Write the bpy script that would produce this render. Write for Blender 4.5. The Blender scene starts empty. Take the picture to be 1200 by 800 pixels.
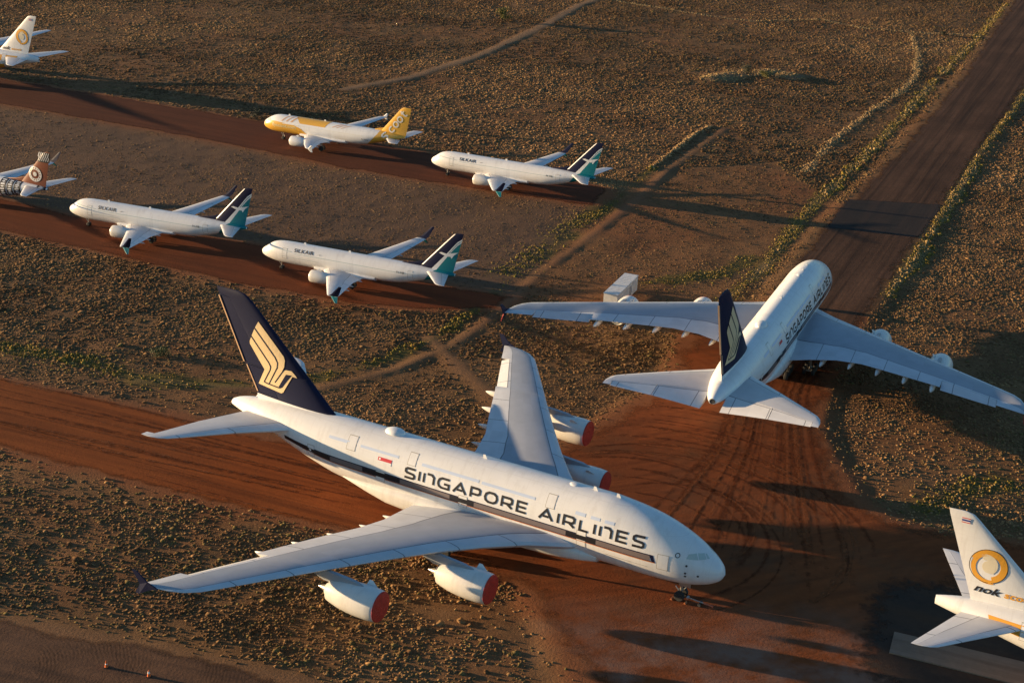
import bpy, bmesh, math, random
import numpy as np
from mathutils import Vector, Matrix
rng = np.random.default_rng(7)
random.seed(7)
scene = bpy.context.scene
COL = scene.collection
R = math.radians

# ------------------------------------------------------------------ light, sky, camera
SUN_AZ, SUN_EL = 166.0, 5.2            # direction towards the sun (counter-clockwise from +X), elevation
world = bpy.data.worlds.new("World"); scene.world = world; world.use_nodes = True
wn = world.node_tree.nodes; wl = world.node_tree.links
sky = wn.new('ShaderNodeTexSky'); sky.sky_type = 'NISHITA'; sky.sun_disc = False
sky.sun_elevation = R(SUN_EL); sky.sun_rotation = R(90 - SUN_AZ)
sky.air_density = 1.0; sky.dust_density = 0.6; sky.ozone_density = 1.6; sky.altitude = 500
bg = wn['Background']; bg.inputs['Strength'].default_value = 0.08
tint = wn.new('ShaderNodeVectorMath'); tint.operation = 'MULTIPLY'; tint.inputs[1].default_value = (.76, 1.0, 1.22)
wl.new(sky.outputs[0], tint.inputs[0]); wl.new(tint.outputs[0], bg.inputs['Color'])
sl = bpy.data.lights.new('low_sun', 'SUN'); sl.energy = 5.0; sl.angle = R(0.5); sl.color = (1.0, 0.70, 0.39)
so = bpy.data.objects.new('low_sun', sl); COL.objects.link(so)
ld = Vector((-math.cos(R(SUN_AZ)) * math.cos(R(SUN_EL)), -math.sin(R(SUN_AZ)) * math.cos(R(SUN_EL)), -math.sin(R(SUN_EL))))
so.rotation_euler = ld.to_track_quat('-Z', 'Y').to_euler(); so.location = (-200, 100, 150)
cam = bpy.data.cameras.new('camera'); co = bpy.data.objects.new('camera', cam); COL.objects.link(co)
cam.sensor_width = 36; cam.lens = 1749.24 / 1200 * 36; cam.clip_end = 20000; cam.clip_start = 1
pit, rol = R(22.5418), R(2.4540)
f_ = Vector((0, math.cos(pit), -math.sin(pit))); r_ = Vector((1, 0, 0)); u_ = r_.cross(f_)
rr = math.cos(rol) * r_ + math.sin(rol) * u_; uu = -math.sin(rol) * r_ + math.cos(rol) * u_
co.matrix_world = Matrix(((rr.x, uu.x, -f_.x, 0), (rr.y, uu.y, -f_.y, 0), (rr.z, uu.z, -f_.z, 93.8), (0, 0, 0, 1)))
scene.camera = co
vs = scene.view_settings
vs.view_transform = 'Standard'; vs.look = 'None'; vs.gamma = 1; vs.use_curve_mapping = False; vs.exposure = 1.34

# ------------------------------------------------------------------ materials
def newmat(name):
    m = bpy.data.materials.new(name); m.use_nodes = True
    return m, m.node_tree.nodes, m.node_tree.links, m.node_tree.nodes['Principled BSDF']
def N(nodes, t, **kw):
    n = nodes.new(t)
    for k, v in kw.items():
        if k in n.inputs: n.inputs[k].default_value = v
        else: setattr(n, k, v)
    return n
def paint(name, rgb, rough=.38, dirt=.10, scale=.35, metal=0, coat=0.0):
    m, n, l, b = newmat(name)
    tc = N(n, 'ShaderNodeTexCoord'); mp = N(n, 'ShaderNodeMapping'); mp.inputs['Scale'].default_value = (.35, 1, 1)
    nz = N(n, 'ShaderNodeTexNoise', Scale=scale, Detail=6.0, Roughness=.65)
    l.new(tc.outputs['Object'], mp.inputs['Vector']); l.new(mp.outputs[0], nz.inputs['Vector'])
    mr = N(n, 'ShaderNodeMapRange'); mr.inputs['From Min'].default_value = .3; mr.inputs['From Max'].default_value = .75
    mr.inputs['To Min'].default_value = 1 + dirt * .3; mr.inputs['To Max'].default_value = 1 - dirt
    l.new(nz.outputs['Fac'], mr.inputs['Value'])
    mx = N(n, 'ShaderNodeVectorMath', operation='SCALE'); mx.inputs[0].default_value = rgb
    l.new(mr.outputs[0], mx.inputs['Scale']); l.new(mx.outputs[0], b.inputs['Base Color'])
    b.inputs['Roughness'].default_value = rough; b.inputs['Metallic'].default_value = metal
    b.inputs['Coat Weight'].default_value = coat; b.inputs['Coat Roughness'].default_value = .15
    return m
def wing_material(name, mid, edge):
    # painted wing: darker grey box with lighter slats and flaps, thin joints (UV = metres along the span, chord fraction)
    m, n, l, b = newmat(name)
    uv = N(n, 'ShaderNodeUVMap'); sp = N(n, 'ShaderNodeSeparateXYZ'); l.new(uv.outputs[0], sp.inputs[0])
    def M(op, a, bb=None, c=None):
        q = N(n, 'ShaderNodeMath', operation=op)
        for i, v in enumerate((a, bb, c)):
            if v is None: continue
            if isinstance(v, (int, float)): q.inputs[i].default_value = v
            else: l.new(v, q.inputs[i])
        return q.outputs[0]
    U, V = sp.outputs[0], sp.outputs[1]
    front = M('LESS_THAN', V, .155); rear = M('GREATER_THAN', V, .70)
    band = M('MAXIMUM', front, rear)
    def line(x, c, w): return M('LESS_THAN', M('ABSOLUTE', M('SUBTRACT', x, c)), w)
    ln = M('MAXIMUM', line(V, .155, .006), line(V, .70, .006))
    seg = M('LESS_THAN', M('ABSOLUTE', M('SUBTRACT', M('FRACT', M('DIVIDE', U, 5.3)), .5)), .010)
    ln = M('MAXIMUM', ln, M('MULTIPLY', seg, band))
    tc = N(n, 'ShaderNodeTexCoord'); nz = N(n, 'ShaderNodeTexNoise', Scale=.5, Detail=6.0, Roughness=.6)
    l.new(tc.outputs['Object'], nz.inputs['Vector'])
    mixc = N(n, 'ShaderNodeMix', data_type='RGBA'); l.new(band, mixc.inputs['Factor'])
    mixc.inputs['A'].default_value = (*mid, 1); mixc.inputs['B'].default_value = (*edge, 1)
    mix2 = N(n, 'ShaderNodeMix', data_type='RGBA'); l.new(M('MULTIPLY', ln, .75), mix2.inputs['Factor'])
    l.new(mixc.outputs['Result'], mix2.inputs['A']); mix2.inputs['B'].default_value = (.06, .065, .075, 1)
    sc = N(n, 'ShaderNodeVectorMath', operation='SCALE'); l.new(mix2.outputs['Result'], sc.inputs[0])
    wn_ = N(n, 'ShaderNodeTexWhiteNoise', noise_dimensions='2D'); cb = N(n, 'ShaderNodeCombineXYZ'); l.new(M('FLOOR', M('DIVIDE', U, 2.65)), cb.inputs[0]); l.new(M('FLOOR', M('MULTIPLY', V, 6.5)), cb.inputs[1]); l.new(cb.outputs[0], wn_.inputs['Vector'])
    tone = M('MULTIPLY_ADD', wn_.outputs['Value'], .09, .955)
    l.new(M('MULTIPLY', M('MULTIPLY_ADD', nz.outputs['Fac'], -.30, 1.13), tone), sc.inputs['Scale']); l.new(sc.outputs[0], b.inputs['Base Color'])
    b.inputs['Roughness'].default_value = .42
    return m
def skin_paint(name, rgb):
    m = paint(name, rgb, .36, coat=.25); n, l = m.node_tree.nodes, m.node_tree.links; b = n['Principled BSDF']
    src = b.inputs['Base Color'].links[0].from_socket
    tc = N(n, 'ShaderNodeTexCoord'); sp = N(n, 'ShaderNodeSeparateXYZ'); l.new(tc.outputs['Object'], sp.inputs[0])
    def M(op, a, bb):
        q = N(n, 'ShaderNodeMath', operation=op)
        for i, v in enumerate((a, bb)):
            if isinstance(v, (int, float)): q.inputs[i].default_value = v
            else: l.new(v, q.inputs[i])
        return q.outputs[0]
    sx = M('LESS_THAN', M('FRACT', M('DIVIDE', sp.outputs[0], 2.6), 0), .018); sz = M('LESS_THAN', M('FRACT', M('DIVIDE', sp.outputs[2], 1.75), 0), .022)
    seam = M('MULTIPLY', M('MAXIMUM', sx, sz), .13)
    # long smears of grime: washed down the side and drawn aft
    mp = N(n, 'ShaderNodeMapping'); mp.inputs['Scale'].default_value = (1.1, .5, .16); l.new(tc.outputs['Object'], mp.inputs['Vector'])
    nz = N(n, 'ShaderNodeTexNoise', Scale=1.0, Detail=7.0, Roughness=.7); l.new(mp.outputs[0], nz.inputs['Vector'])
    gr = N(n, 'ShaderNodeMapRange'); gr.inputs['From Min'].default_value = .50; gr.inputs['From Max'].default_value = .74; gr.inputs['To Max'].default_value = .26; l.new(nz.outputs['Fac'], gr.inputs['Value'])
    mx = N(n, 'ShaderNodeMix', data_type='RGBA'); l.new(M('MAXIMUM', seam, gr.outputs[0]), mx.inputs['Factor']); l.new(src, mx.inputs['A']); mx.inputs['B'].default_value = (.34, .30, .25, 1)
    l.new(mx.outputs['Result'], b.inputs['Base Color']); return m
WHITE = skin_paint('white_paint', (.80, .80, .79))
WHITE2 = skin_paint('warm_white_paint', (.76, .74, .69))
NAVY = paint('navy_paint', (.007, .011, .042), .55); NAVY.node_tree.nodes['Principled BSDF'].inputs['Specular IOR Level'].default_value = .15
GOLD = paint('gold_paint', (.80, .61, .34), .4)
AMBER = paint('amber_paint', (.75, .36, .04), .4)
ORANGE = paint('orange_stripe', (.55, .17, .03), .4)
BLACK = paint('black_lettering', (.012, .012, .016), .45)
TAUPE = paint('window_band_glare', (.20, .165, .16), .3)  # glare on the main-deck window band, painted as a taupe fill
PALEBLUE = paint('pale_blue_covers', (.56, .66, .84), .4)
GREYLINE = paint('grey_door_outline', (.42, .40, .36), .5)
GLASS = paint('foil_covered_glass', (.50, .58, .54), .15)
PYLON = paint('grey_pylon', (.34, .36, .39), .45)
DARKGLASS = paint('dark_cockpit_glass', (.02, .025, .03), .1)
RED = paint('red_cover', (.55, .035, .02), .6, dirt=.3, scale=1.5)
_n, _l = RED.node_tree.nodes, RED.node_tree.links; _t = N(_n, 'ShaderNodeTexCoord'); _w = N(_n, 'ShaderNodeTexNoise', Scale=2.2, Detail=4.0, Distortion=1.5); _l.new(_t.outputs['Object'], _w.inputs['Vector'])
_b = N(_n, 'ShaderNodeBump', Strength=.8, Distance=.25); _l.new(_w.outputs['Fac'], _b.inputs['Height']); _l.new(_b.outputs[0], _n['Principled BSDF'].inputs['Normal'])
FLAGRED = paint('flag_red', (.60, .04, .05), .4)
FLAGBLUE = paint('flag_blue', (.05, .06, .28), .4)
METAL = paint('bare_metal', (.50, .47, .42), .35, metal=.7)
DARKMETAL = paint('dark_metal', (.06, .06, .06), .5, metal=.3)
RUBBER = paint('rubber', (.02, .02, .02), .8)
TEAL = paint('teal_paint', (.0, .19, .22), .4)
YELLOW = paint('yellow_paint', (.76, .42, .06), .35, coat=.2)
DEEPYEL = paint('deep_yellow_paint', (.62, .25, .01), .35, coat=.2)
RUST = paint('rust_orange_paint', (.17, .032, .009), .5)
SUNLIT_TAN = paint('sunlit_edge_tan', (.55, .36, .22), .4)
ORANGEPL = paint('orange_plastic', (.75, .14, .02), .5)
CONTAIN = paint('container_paint', (.72, .71, .68), .5, dirt=.25, scale=1.0)
WINGG = wing_material('grey_wing_paint', (.34, .365, .41), (.57, .59, .62))
WINGW = wing_material('pale_wing_paint', (.60, .60, .61), (.72, .72, .72))

# ------------------------------------------------------------------ mesh helpers
def mesh_obj(name, verts, faces, mats, parent=None, midx=None, smooth=True, uv=None, angle=40, fixn=True):
    me = bpy.data.meshes.new(name)
    me.from_pydata([tuple(map(float, v)) for v in verts], [], [tuple(map(int, f)) for f in faces])
    for m in (mats if isinstance(mats, (list, tuple)) else [mats]): me.materials.append(m)
    if midx is not None: me.polygons.foreach_set('material_index', np.array(midx, dtype=np.int32))
    if uv is not None:
        ul = me.uv_layers.new(name='UVMap'); vi = np.empty(len(me.loops), dtype=np.int32)
        me.loops.foreach_get('vertex_index', vi); ul.data.foreach_set('uv', np.array(uv, dtype=np.float32)[vi].ravel())
    if fixn:
        bm = bmesh.new(); bm.from_mesh(me); bmesh.ops.recalc_face_normals(bm, faces=bm.faces); bm.to_mesh(me); bm.free()
    if smooth:
        me.polygons.foreach_set('use_smooth', np.ones(len(me.polygons), dtype=bool)); me.set_sharp_from_angle(angle=R(angle))
    o = bpy.data.objects.new(name, me); COL.objects.link(o)
    if parent: o.parent = parent
    return o
def rings(rs, closed=True, caps=(True, True)):
    """list of equal-length rings -> verts, faces"""
    n = len(rs[0]); V = [p for r in rs for p in r]; Fc = []
    for i in range(len(rs) - 1):
        for j in range(n if closed else n - 1):
            k = (j + 1) % n
            Fc.append((i * n + j, i * n + k, (i + 1) * n + k, (i + 1) * n + j))
    if caps[0]: Fc.append(tuple(range(n)))
    if caps[1]: Fc.append(tuple(range((len(rs) - 1) * n, len(rs) * n)))
    return V, Fc
class Bag:
    def __init__(s): s.v = []; s.f = []; s.m = []
    def add(s, v, f, m=0):
        k = len(s.v); s.v += [tuple(p) for p in v]; s.f += [tuple(i + k for i in q) for q in f]; s.m += [m] * len(f)
    def tube(s, p, q, r1, r2=None, n=10, m=0):
        p, q = Vector(p), Vector(q); r2 = r1 if r2 is None else r2; d = (q - p).normalized()
        a = d.orthogonal().normalized(); b = d.cross(a)
        rs = [[c + r * (math.cos(2 * math.pi * i / n) * a + math.sin(2 * math.pi * i / n) * b) for i in range(n)] for c, r in ((p, r1), (q, r2))]
        s.add(*rings(rs), m)
    def box(s, c, d, rot=0, m=0):
        x, y, z = d[0] / 2, d[1] / 2, d[2] / 2; cs, sn = math.cos(rot), math.sin(rot)
        v = [(c[0] + cs * a - sn * b, c[1] + sn * a + cs * b, c[2] + e) for e in (-z, z) for a, b in ((-x, -y), (x, -y), (x, y), (-x, y))]
        s.add(v, [(0, 1, 2, 3), (4, 5, 6, 7), (0, 1, 5, 4), (1, 2, 6, 5), (2, 3, 7, 6), (3, 0, 4, 7)], m)
    def obj(s, name, mats, parent=None, smooth=True, angle=35): return mesh_obj(name, s.v, s.f, mats, parent, s.m, smooth, angle=angle)
def tag(o, label=None, cat=None, group=None, kind=None):
    for k, v in (('label', label), ('category', cat), ('group', group), ('kind', kind)):
        if v: o[k] = v
    return o
def empty(name, loc, rz=0):
    o = bpy.data.objects.new(name, None); COL.objects.link(o); o.location = loc; o.rotation_euler = (0, 0, rz); o.empty_display_size = 2
    return o
def copy_tree(o, parent=None):
    c = o.copy(); COL.objects.link(c); c.parent = parent
    for ch in list(o.children): copy_tree(ch, c)
    return c
def pchip(xs, ys):
    xs = np.array(xs, float); ys = np.array(ys, float); h = np.diff(xs); d = np.diff(ys) / h
    m = np.zeros_like(ys); m[0] = d[0]; m[-1] = d[-1]
    for i in range(1, len(xs) - 1):
        if d[i - 1] * d[i] > 0:
            w1 = 2 * h[i] + h[i - 1]; w2 = h[i] + 2 * h[i - 1]; m[i] = (w1 + w2) / (w1 / d[i - 1] + w2 / d[i])
    def f(x):
        x = np.clip(np.asarray(x, float), xs[0], xs[-1]); i = np.clip(np.searchsorted(xs, x) - 1, 0, len(h) - 1)
        t = (x - xs[i]) / h[i]
        return (2*t**3-3*t*t+1)*ys[i] + (t**3-2*t*t+t)*h[i]*m[i] + (-2*t**3+3*t*t)*ys[i+1] + (t**3-t*t)*h[i]*m[i+1]
    return f
def font_mesh(txt, shear=0, bold=0):
    c = bpy.data.curves.new('t', 'FONT'); c.body = txt; c.shear = shear; c.offset = bold; c.resolution_u = 3
    o = bpy.data.objects.new('t', c); COL.objects.link(o)
    me = bpy.data.meshes.new_from_object(o.evaluated_get(bpy.context.evaluated_depsgraph_get()))
    v = np.array([p.co[:2] for p in me.vertices]); f = [tuple(p.vertices) for p in me.polygons]
    bpy.data.objects.remove(o); bpy.data.curves.remove(c); bpy.data.meshes.remove(me)
    v[:, 0] -= v[:, 0].min(); return v, f
def stroke_poly(pts, w):
    """polyline of width w -> list of quads (2D)"""
    P = [Vector(p) for p in pts]; closed = (P[0] - P[-1]).length < 1e-6
    if closed: P = P[:-1]
    n = len(P); off = []
    for i in range(n):
        a = P[i - 1] if (i > 0 or closed) else None; b = P[(i + 1) % n] if (i < n - 1 or closed) else None
        ds = [v.normalized() for v in ([P[i] - a] if a is not None else []) + ([b - P[i]] if b is not None else [])]
        ns = [Vector((-d.y, d.x)) for d in ds]; m = sum(ns, Vector((0, 0))); m.normalize()
        off.append(m * (w / 2 / max(.45, m.dot(ns[0]))))
    return [[P[i] + off[i], P[(i + 1) % n] + off[(i + 1) % n], P[(i + 1) % n] - off[(i + 1) % n], P[i] - off[i]] for i in range(n if closed else n - 1)]
GL = {'S': [[(1, 1), (.2, 1), (.04, .88), (.04, .66), (.18, .54), (.84, .46), (.97, .34), (.97, .12), (.82, 0), (0, 0)]],
 'I': [[(0, 0), (0, 1)]], 'N': [[(0, 0), (0, 1)], [(.30, 1), (.75, 1), (1, .78), (1, 0)]],
 'G': [[(1, 1), (.3, 1), (.08, .85), (0, .62), (0, .38), (.08, .15), (.3, 0), (1, 0), (1, .46), (.55, .46)]],
 'A': [[(0, 0), (.5, 1.02), (1, 0)], [(.28, .32), (.72, .32)]],
 'P': [[(0, 0), (0, 1), (.75, 1), (.95, .88), (.95, .52), (.75, .38), (.1, .38)]],
 'O': [[(.3, 1), (.7, 1), (.93, .82), (1, .5), (.93, .18), (.7, 0), (.3, 0), (.07, .18), (0, .5), (.07, .82), (.3, 1)]],
 'R': [[(0, 0), (0, 1), (.75, 1), (.95, .88), (.95, .54), (.75, .40), (.1, .40)], [(.5, .40), (1, 0)]],
 'E': [[(1, 1), (0, 1), (0, 0), (1, 0)], [(.1, .5), (.92, .5)]], 'L': [[(0, 1), (0, 0), (.95, 0)]]}

PANELS = {}
def swing(o, ang):
    h0, ax = PANELS[o.data.name]; o.matrix_local = Matrix.Translation(h0) @ Matrix.Rotation(R(ang), 4, ax) @ Matrix.Translation(-h0)
# ------------------------------------------------------------------ aircraft: coordinates are (metres aft of the nose, metres to starboard, height)
class Plane:
    def __init__(s, name, tab, frac=.45, nseg=56):
        t = np.array(tab); s.T = pchip(t[:, 0], t[:, 1]); s.B = pchip(t[:, 0], t[:, 2]); s.W = pchip(t[:, 0], t[:, 3])
        s.L = t[-1, 0]; s.fr = frac; s.mid = s.L * .5; s.n = nseg
        s.root = empty(name, (0, 0, 0)); s.fins = {}
    def X(s, p): return (s.mid - p[0], -p[1], p[2])
    def c(s, a): return s.B(a) + (s.T(a) - s.B(a)) * s.fr
    def surf(s, a, th, off=0.0):
        c = s.c(a); w = s.W(a); h = np.where(np.sin(th) >= 0, s.T(a) - c, c - s.B(a))
        y = w * np.cos(th); z = c + h * np.sin(th)
        ny = np.cos(th) / np.maximum(w, .05); nz = np.sin(th) / np.maximum(h, .05); k = np.hypot(ny, nz)
        return np.stack([a + 0 * y, y + off * ny / k, z + off * nz / k], -1)
    def theta(s, a, z):
        c = s.c(a); h = np.where(z >= c, s.T(a) - c, c - s.B(a)); return np.arcsin(np.clip((z - c) / np.maximum(h, .02), -1, 1))
    def obj(s, name, V, Fc, mats, parent, **k): return mesh_obj(name, [s.X(p) for p in V], Fc, mats, parent or s.root, **k)
    def fuselage(s, mat, step=.8):
        a = np.unique(np.concatenate([[0, .03, .1, .2, .35, .55, .8, 1.1, 1.5, 2, 2.5, 3, 3.6, 4.3, 5], np.arange(5.5, s.L, step), [s.L]])); a = a[a <= s.L]
        th = np.linspace(0, 2 * math.pi, s.n, endpoint=False)
        rs = [s.surf(np.full(s.n, x), th) for x in a]
        V, Fc = rings([list(map(tuple, r)) for r in rs])
        s.fus = s.obj('fuselage', V, Fc, mat, s.root, angle=50); return s.fus
    def decal(s, name, polys, mats, parent=None, side=1, off=.02, grid=.4, mode='z', smooth=True, fin=None):
        """flat polygons in (aft, height) or (aft, angle) laid on the skin. polys: [(material index, [points])] or [(index, verts, faces)]"""
        V = []; Fc = []; MI = []
        for pl in polys:
            mi = pl[0]; bm = bmesh.new(); vs_ = [bm.verts.new((p[0], p[1], 0)) for p in pl[1]]
            for fa in ([range(len(vs_))] if len(pl) == 2 else pl[2]):
                try: bm.faces.new([vs_[i] for i in fa])
                except ValueError: pass
            bm.normal_update(); bmesh.ops.triangulate(bm, faces=bm.faces[:])
            if grid:
                g2 = grid if mode == 'z' else 6
                for ax, g in ((0, grid), (1, g2)):
                    lo = min(v.co[ax] for v in bm.verts); hi = max(v.co[ax] for v in bm.verts)
                    for q in np.arange(math.floor(lo / g) * g + g, hi, g):
                        pc = [0, 0, 0]; pc[ax] = q; pn = [0, 0, 0]; pn[ax] = 1
                        bmesh.ops.bisect_plane(bm, geom=bm.verts[:] + bm.edges[:] + bm.faces[:], plane_co=pc, plane_no=pn, dist=1e-5)
            bm.verts.index_update(); k = len(V)
            P = np.array([v.co[:2] for v in bm.verts]); a, z = P[:, 0], P[:, 1]
            if fin is not None: Q = s.finsurf(fin, a, z, side, off)
            else:
                th = s.theta(a, z) if mode == 'z' else np.radians(z)
                Q = s.surf(np.clip(a, .02, s.L), th, off)
                if side < 0: Q = Q * np.array([1, -1, 1])
            V += list(map(tuple, Q))
            for fa in bm.faces: Fc.append(tuple(v.index + k for v in fa.verts)); MI.append(mi)
            bm.free()
        return s.obj(name, V, Fc, mats, parent or s.fus, midx=MI, smooth=smooth, fixn=False)
    @staticmethod
    def prof(n=11):
        b = (1 - np.cos(np.linspace(0, math.pi, n))) / 2
        yt = 5 * (.2969 * np.sqrt(b) - .126 * b - .3516 * b ** 2 + .2843 * b ** 3 - .1036 * b ** 4); return b, yt
    def lift(s, name, st, mat, parent, side=1, fin=False, camber=.012, lo=0.0, n=11):
        """st: (span, le, te, base, t/c, incidence deg, cut)"""
        b, yt = s.prof(n); rs = []; uv = []
        for S, le, te, z0, tc, inc, cut in st:
            c = te - le; x = lo + b * (cut - lo)
            yy = 5 * (.2969 * np.sqrt(x) - .126 * x - .3516 * x ** 2 + .2843 * x ** 3 - .1036 * x ** 4) * tc + .0012
            cm = camber * 4 * x * (1 - x)
            xs = np.concatenate([x[::-1], x[1:] if lo == 0 else x]); t = np.concatenate([(cm + yy)[::-1], (cm - yy)[1:] if lo == 0 else cm - yy])
            a = le + xs * c; h = t * c + (.4 - xs) * c * math.tan(R(inc))
            if fin: rs.append([(aa, hh, S) for aa, hh in zip(a, h)])
            else: rs.append([(aa, side * S, z0 + hh) for aa, hh in zip(a, h)])
            uv += [(S, q) for q in xs]
        V, Fc = rings(rs); return s.obj(name, V, Fc, mat, parent, uv=uv, angle=32)
    def finsurf(s, st, a, z, side, off):
        S = [q[0] for q in st]; le = np.interp(z, S, [q[1] for q in st]); te = np.interp(z, S, [q[2] for q in st]); tc = np.interp(z, S, [q[4] for q in st])
        x = np.clip((a - le) / (te - le), .002, .998)
        y = 5 * (.2969 * np.sqrt(x) - .126 * x - .3516 * x ** 2 + .2843 * x ** 3 - .1036 * x ** 4) * tc * (te - le)
        return np.stack([a, side * (y + off), z], -1)
    @staticmethod
    def interp(st, S):
        k = [q[0] for q in st]; return tuple([S] + [float(np.interp(S, k, [q[i] for q in st])) for i in range(1, 7)])
    def flapped(s, st, cuts, hinge):
        """cut the trailing edge away between the given spans"""
        S = sorted(set([q[0] for q in st] + [c for cc in cuts for c in cc if c > st[0][0]])); out = []
        for v in S:
            base = s.interp(st, v); inside = lambda e: any(c0 - 1e-6 < v + e < c1 + 1e-6 and c0 <= v + e <= c1 for c0, c1 in cuts)
            l, r = inside(-.01), inside(.01)
            f1 = base[:6] + (hinge,); f0 = base[:6] + (1.0,)
            if l and r: out.append(f1)
            elif l: out += [f1, (v + .02,) + f0[1:]]
            elif r: out += [(v - .02,) + f0[1:], f1]
            else: out.append(f0)
        return out
    def panel(s, name, st, c0, c1, hinge, ang, mat, parent, side=1, fin=False, nsec=2):
        """moving surface between spans c0..c1, swung by ang degrees about its hinge"""
        secs = [s.interp(st, v) for v in np.linspace(c0 + .05, c1 - .05, nsec + 1)]
        o = s.lift(name, [q[:6] + (1.0,) for q in secs], mat, parent, side, fin, camber=(0 if fin else .012 if name == 'aileron' else -.006), lo=hinge + .002, n=5)
        h0, h1 = [Vector(s.X((q[1] + hinge * (q[2] - q[1]), (0 if fin else side * q[0]), (q[0] if fin else q[3] + (.4 - hinge) * (q[2] - q[1]) * math.tan(R(q[5])))))) for q in (secs[0], secs[-1])]
        ax = (h1 - h0).normalized() * (1 if fin else side); PANELS[o.data.name] = (h0, ax); swing(o, ang); return o
    def lathe(s, name, prof, ctr, mat, parent, n=36, tilt=0):
        rs = [[(ctr[0] + a, ctr[1] + r * math.cos(2 * math.pi * i / n), ctr[2] + r * math.sin(2 * math.pi * i / n) - a * tilt) for i in range(n)] for a, r in prof]
        V, Fc = rings(rs); return s.obj(name, V, Fc, mat, parent, angle=45)
    def engine(s, side, ctr, Dm, ln, wing_le, wing_z, nac_mat, cover_mat, cone_mat=METAL, pylon_back=1.0):
        """ctr: (aft, span, height) of the intake"""
        r = Dm / 2; c = (ctr[0], side * ctr[1], ctr[2]); k = ln / 5.3
        pr = [(.10 * k, .80 * r), (.02 * k, .84 * r), (0, .885 * r), (.06 * k, .92 * r), (.4 * k, .965 * r), (1.2 * k, r), (2.6 * k, 1.0 * r), (3.8 * k, .96 * r), (5.0 * k, .88 * r), (5.9 * k, .77 * r), (6.6 * k, .67 * r), (6.55 * k, .62 * r), (6.2 * k, .58 * r), (6.3 * k, .47 * r), (7.1 * k, .37 * r), (7.05 * k, .33 * r)]
        e = s.lathe('engine', pr, c, nac_mat, s.root)
        if cover_mat: s.lathe('intake_cover', [(-.05 * k, .2 * r), (-.07 * k, .6 * r), (-.03 * k, .90 * r), (.05 * k, .935 * r), (.08 * k, .935 * r)], c, cover_mat, e)
        else: s.lathe('fan', [(.35 * k, .08 * r), (.9 * k, .3 * r), (.95 * k, .82 * r), (1.0 * k, .82 * r)], c, DARKMETAL, e)
        s.lathe('exhaust_cone', [(6.7 * k, .29 * r), (7.2 * k, .25 * r), (7.9 * k, .11 * r), (8.3 * k, .02 * r)], c, cone_mat, e, n=20)
        # pylon: thin blade from the top of the nacelle to the wing
        zt = c[2] + r * .86; w = .10 * r + .04
        prof = [(c[0] + 2.0 * k, zt + .10 * r), (c[0] + 3.4 * k, zt + .30 * r), (wing_le + .25, wing_z + .02), (wing_le + 3.6 * pylon_back, wing_z - .25), (c[0] + 7.6 * k, c[2] + .52 * r), (c[0] + 5.6 * k, c[2] + .60 * r), (c[0] + 2.4 * k, zt - .25 * r)]
        V = []; 
        for sg, ww in ((1, w), (-1, w)): V += [(a, c[1] + sg * ww * (.25 if i in (0, 4) else 1), z) for i, (a, z) in enumerate(prof)]
        m = len(prof); Fc = [tuple(range(m)), tuple(range(2 * m - 1, m - 1, -1))] + [(i, (i + 1) % m, (i + 1) % m + m, i + m) for i in range(m)]
        s.obj('pylon', V, Fc, PYLON, e, smooth=False)
        # nacelle strake
        for sg in (-1, 1):
            if sg * side > 0: continue
            t0 = R(58); ca, sa = math.cos(t0) * sg, math.sin(t0)
            V = [(c[0] + a * k, c[1] + (r * q) * ca + e_ * sa, c[2] + (r * q) * sa - e_ * ca) for e_ in (-.03, .03) for a, q in ((1.0, .96), (1.9, 1.30), (2.3, 1.30), (2.5, .96))]
            s.obj('strake', V, [(0, 1, 2, 3), (7, 6, 5, 4), (0, 4, 5, 1), (1, 5, 6, 2), (2, 6, 7, 3), (3, 7, 4, 0)], nac_mat, e, smooth=False)
        return e
    def gear(s, name, pos, top, rad, tracks, axles, width, hub=METAL):
        b = Bag(); a, y, _ = pos
        b.tube(s.X((a, y, rad)), s.X((a, y, top)), rad * .22, rad * .34); b.tube(s.X((a - rad * 2.4, y, top - .2)), s.X((a, y, rad * 1.6)), rad * .13)
        b.tube(s.X((a + rad * 1.2, y, rad * 2.4)), s.X((a + rad * .2, y, rad * 1.3)), rad * .1)
        for dx in axles: b.tube(s.X((a + dx, y - max(tracks), rad)), s.X((a + dx, y + max(tracks), rad)), rad * .16)
        if len(axles) > 1: b.tube(s.X((a + min(axles), y, rad)), s.X((a + max(axles), y, rad)), rad * .25)
        b.box(s.X((a - rad * .9, y + (1.1 * max(tracks) if y == 0 else math.copysign(.1, y)), top - rad * .7)), (rad * 2.2, .06, rad * 1.6))
        g = b.obj(name, [METAL], s.root)
        for dx in axles:
            for t in ([-q for q in tracks] + list(tracks)):
                w = Bag(); n = 20
                for prof, m in (([(-.5, .55), (-.5, .85), (-.36, .98), (0, 1.0), (.36, .98), (.5, .85), (.5, .55)], 0), ([(-.46, .02), (-.40, .30), (-.47, .55), (.47, .55), (.40, .30), (.46, .02)], 1)):
                    rs = [[s.X((a + dx + rad * q * math.cos(2 * math.pi * i / n), y + t + u * width, rad + rad * q * math.sin(2 * math.pi * i / n))) for i in range(n)] for u, q in prof]
                    w.add(*rings(rs), m)
                w.obj('wheel', [RUBBER, hub], g)
        return g
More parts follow.
